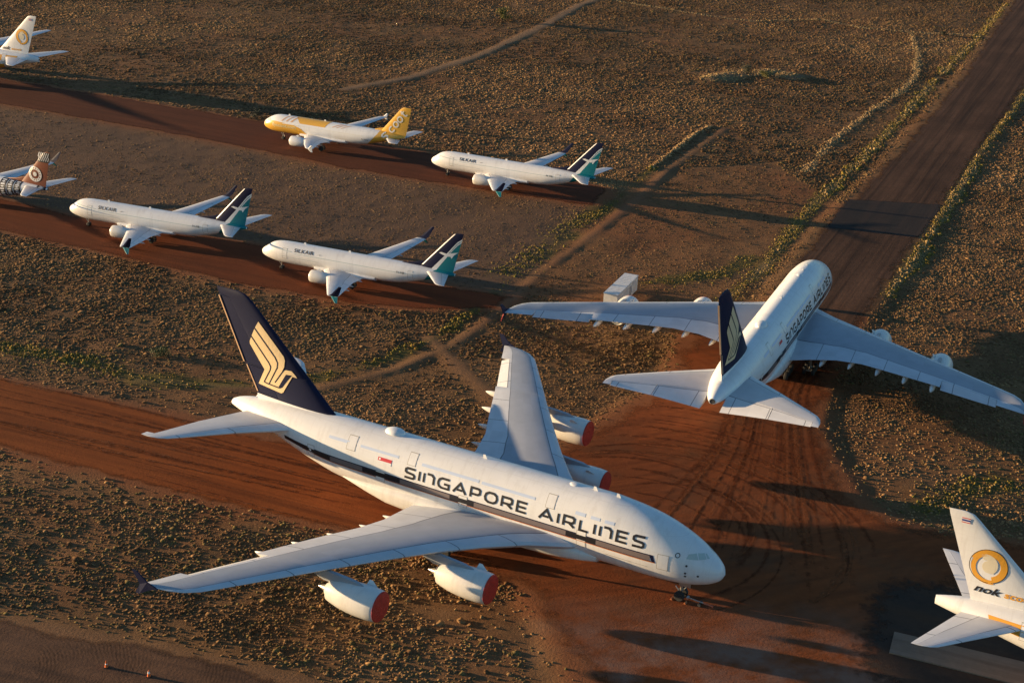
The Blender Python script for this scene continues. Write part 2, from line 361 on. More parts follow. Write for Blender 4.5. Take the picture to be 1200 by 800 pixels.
    def door(s, a0, a1, z0, z1, side, off=.018, parent=None):
        w = .07; o = [(1, [(a0, z0), (a1, z0), (a1, z1), (a0, z1)])]
        o = [(0, [(a0 - w, z0 - w), (a1 + w, z0 - w), (a1 + w, z0), (a0 - w, z0)]), (0, [(a0 - w, z1), (a1 + w, z1), (a1 + w, z1 + w), (a0 - w, z1 + w)]), (0, [(a0 - w, z0), (a0, z0), (a0, z1), (a0 - w, z1)]), (0, [(a1, z0), (a1 + w, z0), (a1 + w, z1), (a1, z1)]), (1, [(a0, z0), (a1, z0), (a1, z1), (a0, z1)]), (2, [((a0 + a1) / 2 - .13, z1 - .62), ((a0 + a1) / 2 + .13, z1 - .62), ((a0 + a1) / 2 + .13, z1 - .28), ((a0 + a1) / 2 - .13, z1 - .28)])]
        return s.decal('door', o[:5], [GREYLINE, WHITE], side=side, off=off, grid=.5)
    def place(s, nose, head, scale=1.0):
        s.root.location = (nose[0] - s.mid * scale * math.cos(head), nose[1] - s.mid * scale * math.sin(head), 0); s.root.rotation_euler = (0, 0, head); s.root.scale = (scale,) * 3

def text_polys(txt, a0, z0, h, side, width=None, mi=0, shear=0, bold=0):
    v, f = font_mesh(txt, shear, bold); k = h / .70; 
    kx = k if width is None else width / v[:, 0].max()
    sg = -1 if side > 0 else 1
    return (mi, [(a0 + sg * p[0] * kx, z0 + p[1] * k) for p in v], f)

# ------------------------------------------------------------------ double-deck airliner
A380 = [(0,5.0,4.8,.1),(0.3,5.75,4.2,.8),(1,6.5,3.65,1.4),(2,7.25,3.2,1.97),(3.5,8.15,2.8,2.55),(5,8.85,2.6,2.95),(7,9.6,2.45,3.25),(9,10.15,2.4,3.42),(12,10.62,2.38,3.53),(15,10.85,2.38,3.57),(47,10.85,2.4,3.57),(52,10.85,2.9,3.5),(56,10.8,3.9,3.25),(60,10.65,5.2,2.85),(64,10.35,6.5,2.3),(67,9.95,7.3,1.65),(69.5,9.4,7.95,.95),(70.4,9.0,8.15,.55)]
def build_jumbo():
    p = Plane('double_deck_airliner', A380, .45, 72); p.fuselage(WHITE, .6); F = p.fus
    # belly fairing
    rs = []
    for a, k in [(15.0, .02), (16.5, .25), (18.5, .55), (21, .8), (24, .95), (28, 1.0), (37, 1.0), (41, .93), (44, .74), (47, .45), (49.5, .15), (51, .02)]:
        w = 2.6 + 1.38 * k ** .6; zt, zb_ = 4.2 + 1.05 * k, 2.75 - .85 * k + (a > 44) * (a - 44) * .16
        c_ = (zt + zb_) / 2; hh = (zt - zb_) / 2; ring = []
        for t in np.linspace(0, 2 * math.pi, 44, endpoint=False):
            ct, st = math.cos(t), math.sin(t); e = .62
            ring.append((a, w * math.copysign(abs(ct) ** e, ct), c_ + hh * math.copysign(abs(st) ** e, st)))
        rs.append(ring)
    V, Fc = rings(rs); p.obj('belly_fairing', V, Fc, WHITE2, p.root, angle=60)
    # wings
    W = [(1.5, 15.6, 38.6, 4.0, .085, 2.0, 1), (4, 18.3, 39.6, 4.35, .085, 2.2, 1), (7, 21.9, 39.4, 4.95, .09, 2.5, 1), (11, 25.5, 39.3, 5.55, .095, 2.5, 1), (15, 28.8, 40.2, 6.0, .10, 2.4, 1), (19, 31.75, 42.0, 6.3, .095, 2.0, 1), (22, 33.9, 43.3, 6.5, .09, 1.8, 1), (26, 36.75, 45.0, 6.75, .088, 1.5, 1), (31, 40.2, 47.3, 7.0, .085, 1.2, 1), (35, 43.0, 49.1, 7.2, .082, 1.0, 1), (37.6, 44.85, 50.2, 7.32, .08, .8, 1), (38.7, 46.2, 50.7, 7.37, .078, .7, 1), (39.3, 47.6, 51.0, 7.40, .07, .6, 1), (39.6, 49.0, 51.1, 7.41, .06, .6, 1)]
    hg = .76
    for sd in (1, -1):
        w = p.lift('wing', p.flapped(W, [(27.3, 35.6)], hg), WINGG, p.root, sd)
        p.panel('aileron', W, 27.3, 35.6, hg, 17, WINGG, w, sd, nsec=3)
        # flap track fairings under the trailing edge
        for y, ln in ((8.8, 6.5), (13.2, 6.2), (17.6, 5.6), (21.9, 5.0), (26.2, 4.4)):
            q = p.interp(W, y); te = q[2]; z = q[3] - .55 - .6 * (q[2] - q[1]) * math.tan(R(q[5]))
            prof = [(te + 1.5 - ln * t, r) for t, r in ((0, .03), (.06, .16), (.2, .34), (.45, .50), (.7, .46), (.9, .25), (1, .03))]
            rs = [[(a, sd * y + .8 * r * math.cos(t), z - .05 * (te + 1.5 - a) + 1.05 * r * math.sin(t) - r * .1) for t in np.linspace(0, 2 * math.pi, 14, endpoint=False)] for a, r in prof]
            V, Fc = rings(rs); p.obj('flap_track_fairing', V, Fc, WHITE2, w, angle=50)
        # wing-tip fence, above and below the tip
        out = [(48.9, 7.38), (50.3, 7.85), (51.5, 8.95), (52.15, 8.95), (51.65, 7.9), (51.4, 7.3), (51.9, 6.2), (51.4, 6.15), (50.1, 6.95)]
        V = [(a, sd * (39.58 + .16 * abs(z - 7.35) + e), z) for e in (0, .14) for a, z in out]; m = len(out)
        p.obj('wing_fence', V, [tuple(range(m)), tuple(range(2 * m - 1, m - 1, -1))] + [(i, (i + 1) % m, (i + 1) % m + m, i + m) for i in range(m)], [NAVY, RED], w, smooth=False, midx=[0, 0] + [0] * 5 + [1, 1, 0, 0][:m - 5])
        # engines
        p.engine(sd, (22.2, 14.95, 3.32), 3.75, 5.3, 28.8, 5.75, WHITE2, RED); p.engine(sd, (29.95, 25.64, 4.15), 3.75, 5.3, 36.5, 6.5, WHITE2, RED)
        # tailplane
        Hs = [(.8, 56.5, 71.6, 8.2, .10, 0, 1), (2.6, 59.0, 71.7, 8.35, .10, 0, 1), (8, 63.9, 72.3, 8.82, .095, 0, 1), (13, 68.2, 72.75, 9.05, .09, 0, 1), (14.3, 69.4, 72.9, 9.12, .085, 0, 1), (14.9, 70.4, 72.95, 9.15, .08, 0, 1), (15.19, 71.6, 73.0, 9.16, .06, 0, 1)]
        hs = p.lift('tailplane', p.flapped(Hs, [(0.0, 14.2)], .66), WINGW, p.root, sd, camber=-.006)
        p.panel('elevator', Hs, 1.3, 8.25, .66, 36, WINGW, hs, sd); p.panel('elevator', Hs, 8.25, 14.2, .66, 28, WINGW, hs, sd)
    # fin and rudder
    Fn = [(10.78, 53.7, 66.45, 0, .10, 0, 1), (10.9, 54.0, 66.5, 0, .10, 0, 1), (14.6, 57.7, 68.3, 0, .098, 0, 1), (23.3, 66.6, 72.2, 0, .09, 0, 1), (23.95, 67.4, 72.45, 0, .085, 0, 1), (24.35, 68.1, 72.6, 0, .07, 0, 1), (24.5, 68.9, 72.7, 0, .05, 0, 1)]
    Fl = [(9.4, 53.0, 66.4, 0, .13, 0, 1), (10.3, 53.2, 66.4, 0, .115, 0, 1), (10.77, 53.8, 66.45, 0, .104, 0, 1)]
    fn = p.lift('tail_fin', p.flapped(Fn, [(11.0, 14.6), (14.75, 23.4)], .70), NAVY, p.root, fin=True, camber=0)
    p.lift('fin_root', Fl, WHITE, fn, fin=True, camber=0)
    for c0, c1 in ((11.0, 14.6), (14.75, 23.4)):
        r = p.panel('rudder', Fn, c0, c1, .70, 0, NAVY, fn, fin=True)
        q0, q1 = p.interp(Fn, c0 + .08), p.interp(Fn, c1 - .08); sh = .30 if c0 < 12 else 0
        e = Bag(); V = []
        for q in (q0, q1): V += [p.X((q[2] - .05 - sh, -.13, q[0])), p.X((q[2] + .16 - sh, -.10, q[0])), p.X((q[2] + .16 - sh, .10, q[0])), p.X((q[2] - .05 - sh, .13, q[0]))]
        e.add(V, [(0, 1, 2, 3), (4, 5, 6, 7), (0, 1, 5, 4), (1, 2, 6, 5), (2, 3, 7, 6), (3, 0, 4, 7)]); e.obj('sunlit_rudder_edge', [SUNLIT_TAN], r, False)  # added strip, its tan standing for sun on the trailing edge
    # emblem: gold bird in bands with dark joints
    mp = lambda q: (270 + q[0] / 8, 370 + q[1] / 8)
    A_ = np.array([[65.76, 21.15], [67.3, 18.46], [64.71, 14.55], [66.03, 12.39], [62.3, 11.94], [59.7, 14.81], [60.78, 15.52], [62.23, 14.8], [63.1, 12.94], [61.58, 16.41], [64.75, 20.31], [66.64, 19.52], [64.06, 15.62], [63.31, 12.89]])
    q1 = np.array([[515, 185], [480, 250], [545, 375], [515, 425], [605, 463], [667, 402], [640, 375], [605, 385], [585, 430], [620, 345], [540, 215], [495, 225], [560, 350], [580, 430]], float)
    px = np.stack([150 + q1[:, 0] * 350 / 1167, 320 + q1[:, 1] * 240 / 800, np.ones(len(q1))], 1)
    K, *_ = np.linalg.lstsq(px, A_, rcond=None)
    fz = lambda q: tuple(np.array([*mp(q), 1]) @ K)
    gold = [(278, 48), (400, 212), (520, 375), (531, 410), (527, 470), (508, 508), (545, 495), (595, 506), (625, 540), (648, 572), (606, 558), (520, 705), (500, 714), (390, 672), (272, 628), (338, 492), (265, 370), (196, 252), (194, 226), (214, 178), (242, 112)]
    dark = [s_ for pl, w_ in (([(243, 104), (440, 375), (466, 430), (462, 475), (380, 628)], 11), ([(209, 178), (380, 425), (400, 465), (393, 497), (330, 610)], 11), ([(330, 608), (365, 625), (480, 662), (500, 650)], 11), ([(528, 492), (440, 612)], 11)) for s_ in stroke_poly(pl, w_)]
    dark.append([(546, 536), (600, 545), (512, 658), (488, 668), (476, 650)])
    for sd in (1, -1):
        eb = p.decal('bird_emblem', [(0, [fz(q) for q in gold])], [GOLD], fn, sd, .06, .6, fin=Fn, smooth=False)
        p.decal('emblem_joints', [(0, [fz(q) for q in d]) for d in dark], [NAVY], eb, sd, .075, .6, fin=Fn, smooth=False)
        # cheatline along the main-deck windows
        up = pchip([7.5, 17, 34, 46, 53.5, 57, 60.5], [6.60, 6.68, 6.72, 6.86, 6.98, 7.2, 7.55])
        xs = list(np.linspace(7.7, 60, 60))
        def band(lo, hi, x0=7.7, x1=60.0, slope=.0):
            q = [x for x in np.linspace(x0, x1, 50)]
            k = lambda x: 1 - .45 * max(0, (x - 52) / 9)
            return [(x - slope * (x == q[0]) * 0, float(up(x)) - lo * k(x)) for x in q] + [(x, float(up(x)) - hi * k(x)) for x in q[::-1]]
        bands = [(0, band(0, .12)), (0, band(.74, .82, 7.5)), (3, band(.83, .93, 7.4, 57)), (1, band(.125, .735, 8.0, 57.5)), (0, [(7.7, 6.6), (8.15, 6.6), (7.75, 5.75), (7.35, 5.75)])]
        for x0, x1 in ((14.8, 18.7), (31.2, 34.6), (41.8, 47.4), (52.4, 60.0)): bands.append((2, band(.13, .73, x0, x1)))
        p.decal('cheatline', [(b[0], b[1], [(i, i + 1, 98 - i, 99 - i) for i in range(49)]) if len(b[1]) == 100 else b for b in bands if b[0] != 2], [NAVY, TAUPE, BLACK, ORANGE], F, sd, .02, .5)
        for b in bands:
            if b[0] == 2: p.decal('dark_window_band', [(0, b[1], [(i, i + 1, 98 - i, 99 - i) for i in range(49)])], [BLACK], F, sd, .03, .5)  # dark window band where no glare is painted
        p.decal('gold_line', [(0, [(10.3, 4.94), (13.6, 4.98), (13.6, 5.06), (10.3, 5.02)]), (0, [(8.3, 4.94), (10.1, 4.94), (10.1, 5.0), (8.3, 5.0)])], [GREYLINE], F, sd, .02, .5)
        # upper-deck window covers
        for a, b, z0, z1 in ((49.9, 53, 9.0, 9.32), (42.5, 48.2, 9.0, 9.28), (31, 39.1, 8.95, 9.26), (23.3, 30.6, 8.92, 9.22), (16.6, 17.9, 8.72, 9.08), (14.7, 15.9, 8.72, 9.05), (12.9, 14.1, 8.7, 9.03)):
            p.decal('window_cover', [(0, [(a, z0), (b, z0), (b, z1), (a, z1)])], [PALEBLUE], F, sd, .02, .5)
        # lettering
        polys = []; h = 1.36; zb = 7.06; cur = 41.4 if sd > 0 else 8.9; sg = -1 if sd > 0 else 1
        for word in ('SINGAPORE', 'AIRLINES'):
            lens = {'S': 1.40, 'I': .0, 'N': 1.40, 'G': 1.50, 'A': 1.75, 'P': 1.32, 'O': 1.65, 'R': 1.42, 'E': 1.25, 'L': 1.15}
            if sd > 0: cur = 41.3 if word == 'SINGAPORE' else 22.5
            tot = 17.3 if word == 'SINGAPORE' else 13.7; T = sum(lens[c] for c in word); gap = (tot - .26 - T) / (len(word) - 1)
            x = cur + sg * .13
            for ch in word:
                for pl in GL[ch]:
                    for qd in stroke_poly([(x + sg * u * lens[ch], zb + .12 + v * (h - .24)) for u, v in pl], .275): polys.append((0, qd))
                x += sg * (lens[ch] + gap)
            cur = cur + sg * (tot + 1.4)
        p.decal('lettering', polys, [BLACK], F, sd, .035, .3)
        # national flag
        fa, fb = (45.3, 43.3) if sd > 0 else (47.4, 49.4)
        p.decal('flag', [(0, [(fa, 8.2), (fb, 8.2), (fb, 8.6), (fa, 8.6)]), (1, [(fa, 7.85), (fb, 7.85), (fb, 8.2), (fa, 8.2)]), (1, [(fa + (fb - fa) * .13 + .14 * math.cos(t), 8.4 + .14 * math.sin(t)) for t in np.linspace(0, 6.28, 12, endpoint=False)])], [FLAGRED, WHITE], F, sd, .03, .5)
        for a0, a1, z0, z1 in ((5.9, 7.1, 5.1, 6.85), (16.15, 17.25, 5.1, 7.05), (32.2, 33.3, 5.5, 6.9), (44.1, 45.3, 5.6, 6.85), (55.0, 56.0, 6.0, 7.45), (20.7, 21.75, 8.6, 9.9), (40.0, 41.05, 8.7, 9.95), (48.9, 50.1, 8.4, 9.9)): p.door(a0, a1, z0, z1, sd, .026)
        # cockpit windows, probes
        for q in ([(4.0, 6.85), (3.85, 7.32), (3.12, 7.42), (2.72, 6.8)], [(2.62, 6.8), (3.0, 7.42), (2.42, 7.36), (2.0, 6.86)], [(1.92, 6.87), (2.32, 7.34), (2.16, 7.25), (1.72, 6.86)]):
            p.decal('cockpit_window', [(0, q)], [GLASS], F, sd, .02, .3)
        for a, z in ((3.8, 6.1), (3.83, 5.2), (3.82, 4.8), (2.45, 5.0)): p.decal('probe', [(0, circle(a, z, .13, 10))], [DARKMETAL], F, sd, .03, .3)
        p.decal('nose_ring', [ring_poly(4.96, 7.12, .20, .28, 0, n=14)], [DARKMETAL], F, sd, .03, .3)
    # roof fittings
    def dome(a, r, h, name):
        z = float(p.T(a)) - .05
        rs = [[(a + 1.5 * r * k * math.cos(t), r * k * math.sin(t), z + h * q) for t in np.linspace(0, 2 * math.pi, 20, endpoint=False)] for k, q in ((1, 0), (.9, .55), (.6, .9), (.2, 1.0))]
        V, Fc = rings(rs); p.obj(name, V, Fc, WHITE, F)
    dome(44.8, .95, .55, 'antenna_dome'); dome(19.5, .5, .16, 'roof_antenna')
    for a in (31.5, 16.5, 13.5): 
        z = float(p.T(a)) - .03; b = Bag(); b.add([p.X((a + u, v, z + q)) for v in (-.04, .04) for u, q in ((0, 0), (.25, .5), (.55, .5), (.6, 0))], [(0, 1, 2, 3), (7, 6, 5, 4), (0, 4, 5, 1), (1, 5, 6, 2), (2, 6, 7, 3)]); b.obj('blade_antenna', [WHITE], F, False)
    p.lathe('exhaust_pipe', [(0, .40), (.25, .36), (.22, .26)], (70.3, 0, 8.58), DARKMETAL, F, n=18)
    p.gear('nose_gear', (5.05, 0, 0), 3.1, .64, (.55,), (0,), .45)
    for sd in (1, -1):
        p.gear('main_gear', (33.9, sd * 6.2, 0), 4.2, .70, (.68,), (-.85, .85), .5); p.gear('main_gear', (36.9, sd * 2.7, 0), 3.2, .70, (.77,), (-1.7, 0, 1.7), .5)
    return p

# ------------------------------------------------------------------ twin-engine airliners
class Spec: pass
def build_twin(name, tab, W, Hs, Fn, eng, gear, kind, fus_mat, fin_mat, wing_mat, nac_mat, nac_cover, fairing, frac=.5, tip=None):
    p = Plane(name, tab, frac, 48); p.fuselage(fus_mat, .6); p.Fn = Fn
    a0, a1, w, zc, h = fairing
    rs = [[(a0 + (a1 - a0) * t, (w - .25 + .25 * k) * math.cos(u), zc + (h * (.7 + .3 * k)) * math.sin(u) * (1 if math.sin(u) < 0 else .6)) for u in np.linspace(0, 2 * math.pi, 28, endpoint=False)] for t, k in ((0, .0), (.12, .6), (.3, 1), (.7, 1), (.88, .6), (1, 0))]
    V, Fc = rings(rs); p.obj('belly_fairing', V, Fc, fus_mat, p.root, angle=60)
    for sd in (1, -1):
        wg = p.lift('wing', [q for q in W], wing_mat, p.root, sd)
        for y in (W[1][0] + 1.2, W[2][0] + 1.4, W[2][0] + 4.4):
            q = p.interp(W, y); te = q[2]; z = q[3] - .30; r0 = .22 * (tab[-1][0] / 38) ** .8; ln = 2.6 * tab[-1][0] / 38
            rs = [[(te + .55 - ln * t, sd * y + .8 * r * r0 * math.cos(u), z + r * r0 * math.sin(u)) for u in np.linspace(0, 2 * math.pi, 10, endpoint=False)] for t, r in ((0, .05), (.15, .5), (.5, 1), (.85, .6), (1, .05))]
            V, Fc = rings(rs); p.obj('flap_track_fairing', V, Fc, wing_mat, wg, angle=50)
        if tip: 
            for nm, pts, th, mats, mi in tip:
                # pts: (le, te, span, height) sections
                b = []
                for le, te, y, z in pts: b.append([(le, sd * y, z), (le + .3 * (te - le), sd * y + sd * th, z), (te, sd * y, z), (le + .3 * (te - le), sd * y - sd * th, z)])
                V, Fc = rings(b); p.obj(nm, V, Fc, mats, wg, smooth=False)
        p.engine(sd, eng[0], eng[1], eng[2], eng[3], eng[4], nac_mat, nac_cover, pylon_back=.6)
        p.lift('tailplane', Hs, wing_mat, p.root, sd, camber=-.004)
        p.gear('main_gear', (gear[1], sd * gear[2], 0), gear[4], gear[3], gear[5], gear[6], gear[3] * .65)
    p.fin = p.lift('tail_fin', Fn, fin_mat, p.root, fin=True, camber=0)
    p.gear('nose_gear', (gear[0], 0, 0), float(p.B(gear[0])) + .6, gear[7], (gear[7] * .6,), (0,), gear[7] * .6)
    p.lathe('exhaust_pipe', [(0, .2), (.1, .18), (.08, .12)], (p.L - .02, 0, float(p.T(p.L) + p.B(p.L)) / 2), DARKMETAL, p.fus, n=12)
    return p
def circle(a, z, r, n=28): return [(a + r * math.cos(t), z + r * math.sin(t)) for t in np.linspace(0, 2 * math.pi, n, endpoint=False)]
def ring_poly(a, z, r0, r1, mi, t0=0, t1=360, n=30, rx=1.0):
    t = np.radians(np.linspace(t0, t1, n + 1)); pts = [(a + rx * r0 * math.cos(q), z + r0 * math.sin(q)) for q in t] + [(a + rx * r1 * math.cos(q), z + r1 * math.sin(q)) for q in t]
    return (mi, pts, [(i, i + 1, n + 2 + i, n + 1 + i) for i in range(n)])

B737 = [(0,3.05,2.9,.08),(.3,3.5,2.4,.55),(1,4.0,2.05,1.0),(1.6,4.42,1.88,1.27),(2.2,4.85,1.75,1.46),(3,5.15,1.6,1.64),(4,5.36,1.5,1.77),(5.5,5.46,1.45,1.86),(7,5.48,1.43,1.88),(24,5.48,1.43,1.88),(27,5.48,1.62,1.85),(30,5.46,2.2,1.68),(33,5.40,3.1,1.32),(35.5,5.3,3.85,.9),(37.4,5.15,4.4,.5),(38.3,4.95,4.6,.25)]
W737 = [(1.2, 13.0, 21.3, 1.75, .13, 1.5, 1), (1.88, 13.6, 21.3, 1.85, .13, 1.5, 1), (5.8, 16.3, 21.5, 2.3, .11, 1.2, 1), (11, 19.2, 22.9, 3.0, .10, .8, 1), (16.4, 22.3, 24.4, 3.85, .09, .3, 1), (17.0, 22.75, 24.6, 4.0, .08, .2, 1)]
H737 = [(.5, 32.9, 37.2, 4.85, .09, 0, 1), (6.6, 37.4, 39.2, 5.30, .085, 0, 1), (7.0, 37.9, 39.4, 5.33, .08, 0, 1), (7.18, 38.5, 39.45, 5.34, .06, 0, 1)]
F737 = [(4.7, 31.0, 37.7, 0, .07, 0, 1), (5.5, 31.75, 37.9, 0, .09, 0, 1), (11.8, 37.55, 39.45, 0, .085, 0, 1), (12.2, 38.0, 39.6, 0, .07, 0, 1), (12.38, 38.5, 39.65, 0, .04, 0, 1)]
TIP737 = [('upper_winglet', [(22.9, 24.6, 17.0, 4.02), (23.6, 25.0, 17.25, 4.45), (25.3, 25.9, 17.95, 6.25)], .05, [NAVY], 0), ('lower_winglet', [(23.2, 24.6, 16.95, 4.0), (24.4, 24.85, 17.6, 3.1)], .05, [TEAL], 0)]
def twin737(fus, fin, nac, name='twin_jet_airliner'):
    return build_twin(name, B737, W737, H737, F737, ((12.75, 4.85, 1.78), 2.25, 3.3, 16.0, 2.2), (4.0, 19.9, 2.86, .56, 2.0, (.43,), (0,), .36), '737', fus, fin, WINGW, nac, None, (11.5, 23.5, 1.98, 2.0, .85), tip=TIP737)
def dorsal737(p, mat):
    st = [(5.0, 27.0, 33.2, 0, .035, 0, 1), (5.55, 28.2, 33.2, 0, .03, 0, 1), (5.95, 30.6, 33.2, 0, .04, 0, 1), (6.5, 32.4, 33.4, 0, .03, 0, 1)]
    p.lift('dorsal_fin', st, mat, p.fin, fin=True, camber=0)

def build_silk():
    p = twin737(WHITE, NAVY, WHITE2); dorsal737(p, NAVY); F, Fn = p.fus, p.Fn
    for sd in (1, -1):
        white = [(39.4, 11.4), (38.6, 10.85), (37.8, 9.9), (37.0, 8.9), (35.5, 7.2), (33.9, 5.4), (33.4, 4.8), (34.4, 4.8), (34.8, 5.3), (36.3, 7.3), (37.5, 8.9), (38.5, 10.05), (39.3, 10.75)]
        teal = [(39.3, 10.75), (38.5, 10.05), (37.5, 8.9), (36.3, 7.3), (34.8, 5.3), (34.4, 4.8), (37.72, 4.8), (39.2, 10.6)]
        wave = stroke_poly([(39.3, 11.05), (38.5, 10.4), (37.6, 9.3), (36.9, 8.4)], .10)
        cl = lambda P: [(a, z) for a, z in P]
        p.decal('tail_pattern', [(0, cl(white)), (1, cl(teal))], [WHITE, TEAL], p.fin, sd, .03, .6, fin=Fn, smooth=False)
        p.decal('tail_wave', [(0, q) for q in wave], [TEAL], p.fin, sd, .045, .6, fin=Fn, smooth=False)
        bird = [(35.2, 8.45), (35.7, 8.62), (36.6, 8.45), (37.4, 8.62), (38.75, 8.95), (38.0, 8.35), (37.5, 7.65), (37.35, 8.02), (36.5, 7.95), (35.7, 8.25)]
        p.decal('sunlit_leading_edge', [(0, [(31.9, 5.7), (37.5, 11.75), (38.0, 12.2), (38.15, 12.2), (37.72, 11.75), (32.25, 5.85)])], [WHITE], p.fin, sd, .04, .6, fin=Fn, smooth=False)  # pale leading edge; its white also stands for sun on it
        p.decal('bird_emblem', [(0, bird)], [WHITE], p.fin, sd, .06, .6, fin=Fn, smooth=False)
        # teal rear fuselage with its slanting edge
        xs = np.linspace(0, 1, 12); lo = [(32.2 + 2.9 * t, -88 + 176 * t) for t in xs]
        pts = lo + [(38.2, -88 + 176 * t) for t in xs[::-1]]
        p.decal('tail_paint', [(0, pts)], [TEAL], F, sd, .02, .5, mode='th')
        cw = [(2.35, 4.62), (2.0, 4.60), (1.72, 4.42), (1.35, 4.1), (1.5, 3.95), (2.1, 4.05), (2.5, 4.25)]
        p.decal('cockpit_window', [(0, cw)], [PALEBLUE], F, sd, .02, .3)
        p.decal('window_line', [(0, [(2.6, 4.42), (7.0, 4.20), (7.0, 4.30), (2.6, 4.55)]), (0, [(7.5, 4.0), (31.0, 4.02), (31.0, 4.10), (7.5, 4.08)]), (0, [(4.6, 3.25), (12.5, 3.22), (12.5, 3.27), (4.6, 3.3)])], [paint('pale_teal_line', (.42, .50, .50))], F, sd, .02, .5)
        p.decal('lettering', [text_polys('SILKAIR', 11.7 if sd > 0 else 7.5, 4.32, .55, sd, 4.0, bold=.012)], [BLACK], F, sd, .03, .3)
        p.decal('wing_mark', [(0, [(12.2, 4.5), (13.2, 4.62), (12.6, 4.48)])], [BLACK], F, sd, .03, .3)
        p.decal('registration', [text_polys('9V-MB', 29.3 if sd > 0 else 27.8, 3.95, .34, sd, 1.5)], [BLACK], F, sd, .03, .3)
        for a in (5.2, 30.0): p.door(a, a + .85, 2.9, 4.6, sd)
    V = [(28.0, 0, 5.4)]
    for a in (8.5, 17.5): 
        b = Bag(); b.add([p.X((a + u, v, 5.46 + q)) for v in (-.04, .04) for u, q in ((0, 0), (.2, .35), (.5, .35), (.6, 0))], [(0, 1, 2, 3), (7, 6, 5, 4), (0, 4, 5, 1), (1, 5, 6, 2), (2, 6, 7, 3)]); b.obj('blade_antenna', [WHITE], F, False)
    return p
def build_fiji():
    p = twin737(WHITE, RUST, RUST, 'patterned_twin_jet'); dorsal737(p, RUST); F, Fn = p.fus, p.Fn
    r2 = np.random.default_rng(3)
    for sd in (1, -1):
        # bark-cloth pattern: black and white bands at the fin top and round the rear fuselage
        pol = [(0, [(36.2, 10.2), (39.3, 10.2), (39.6, 12.25), (38.1, 12.25)])]
        p.decal('tail_cap', pol, [BLACK], p.fin, sd, .03, .6, fin=Fn, smooth=False)
        q = []
        for k in range(6):
            a = 36.5 + k * .48; q += [(0, s_) for s_ in stroke_poly([(a, 10.45), (a + .25, 11.1), (a + .05, 11.4), (a + .4, 12.15)], .14)]
        p.decal('tail_cap_pattern', q, [WHITE], p.fin, sd, .05, .6, fin=Fn, smooth=False)
        p.decal('roundel', [ring_poly(35.5, 7.5, .95, 1.55, 0, rx=1.05), ring_poly(35.5, 7.5, .05, .45, 0, rx=1.05)] + [(1, circle(35.5 + 1.25 * math.cos(t), 7.5 + 1.22 * math.sin(t), .16, 8)) for t in np.linspace(0, 6.28, 14, endpoint=False)], [WHITE2, RUST], p.fin, sd, .05, .6, fin=Fn, smooth=False)
        q = []; w = []
        for a0, a1 in ((27.2, 28.9), (29.1, 30.6), (30.8, 32.4), (36.0, 38.0)):
            q.append((0, [(a0, -80), (a1, -80), (a1, 86), (a0, 86)]))
            for i in range(9):
                t = -62 + 16 * i; am = (a0 + a1) / 2; rr_ = (a1 - a0) * .29
                w.append((0, [(am - rr_, t), (am, t + 6), (am + rr_, t), (am, t - 6)] if i % 2 else [(am - rr_, t - 5), (am + rr_, t - 5), (am + rr_, t + 5), (am - rr_, t + 5)]))
        for q_ in q: p.decal('rear_band', [q_], [BLACK], F, sd, .02, .5, mode='th')
        p.decal('rear_pattern_motif', w, [WHITE], F, sd, .03, .5, mode='th')
        p.decal('window_line', [(0, [(4, 3.75), (26.5, 3.75), (26.5, 4.05), (4, 4.05)])], [PALEBLUE], F, sd, .02, .6)
        p.decal('cockpit_window', [(0, [(2.35, 4.62), (2.0, 4.60), (1.35, 4.1), (1.5, 3.95), (2.5, 4.25)])], [DARKGLASS], F, sd, .02, .3)
        p.decal('lettering', [text_polys('FIJI AIRWAYS', 14 if sd > 0 else 6.5, 4.3, .7, sd, 7.5)], [RUST], F, sd, .03, .3)
    return p
A320 = [(0,3.3,3.1,.08),(.3,3.9,2.6,.6),(1,4.5,2.25,1.1),(2,5.1,1.95,1.5),(3.2,5.6,1.82,1.78),(4.5,5.83,1.76,1.92),(6,5.88,1.75,1.975),(23,5.88,1.75,1.975),(27,5.88,2.1,1.9),(30,5.85,2.9,1.65),(33,5.75,3.8,1.2),(35.5,5.5,4.45,.72),(37.2,5.25,4.85,.28)]
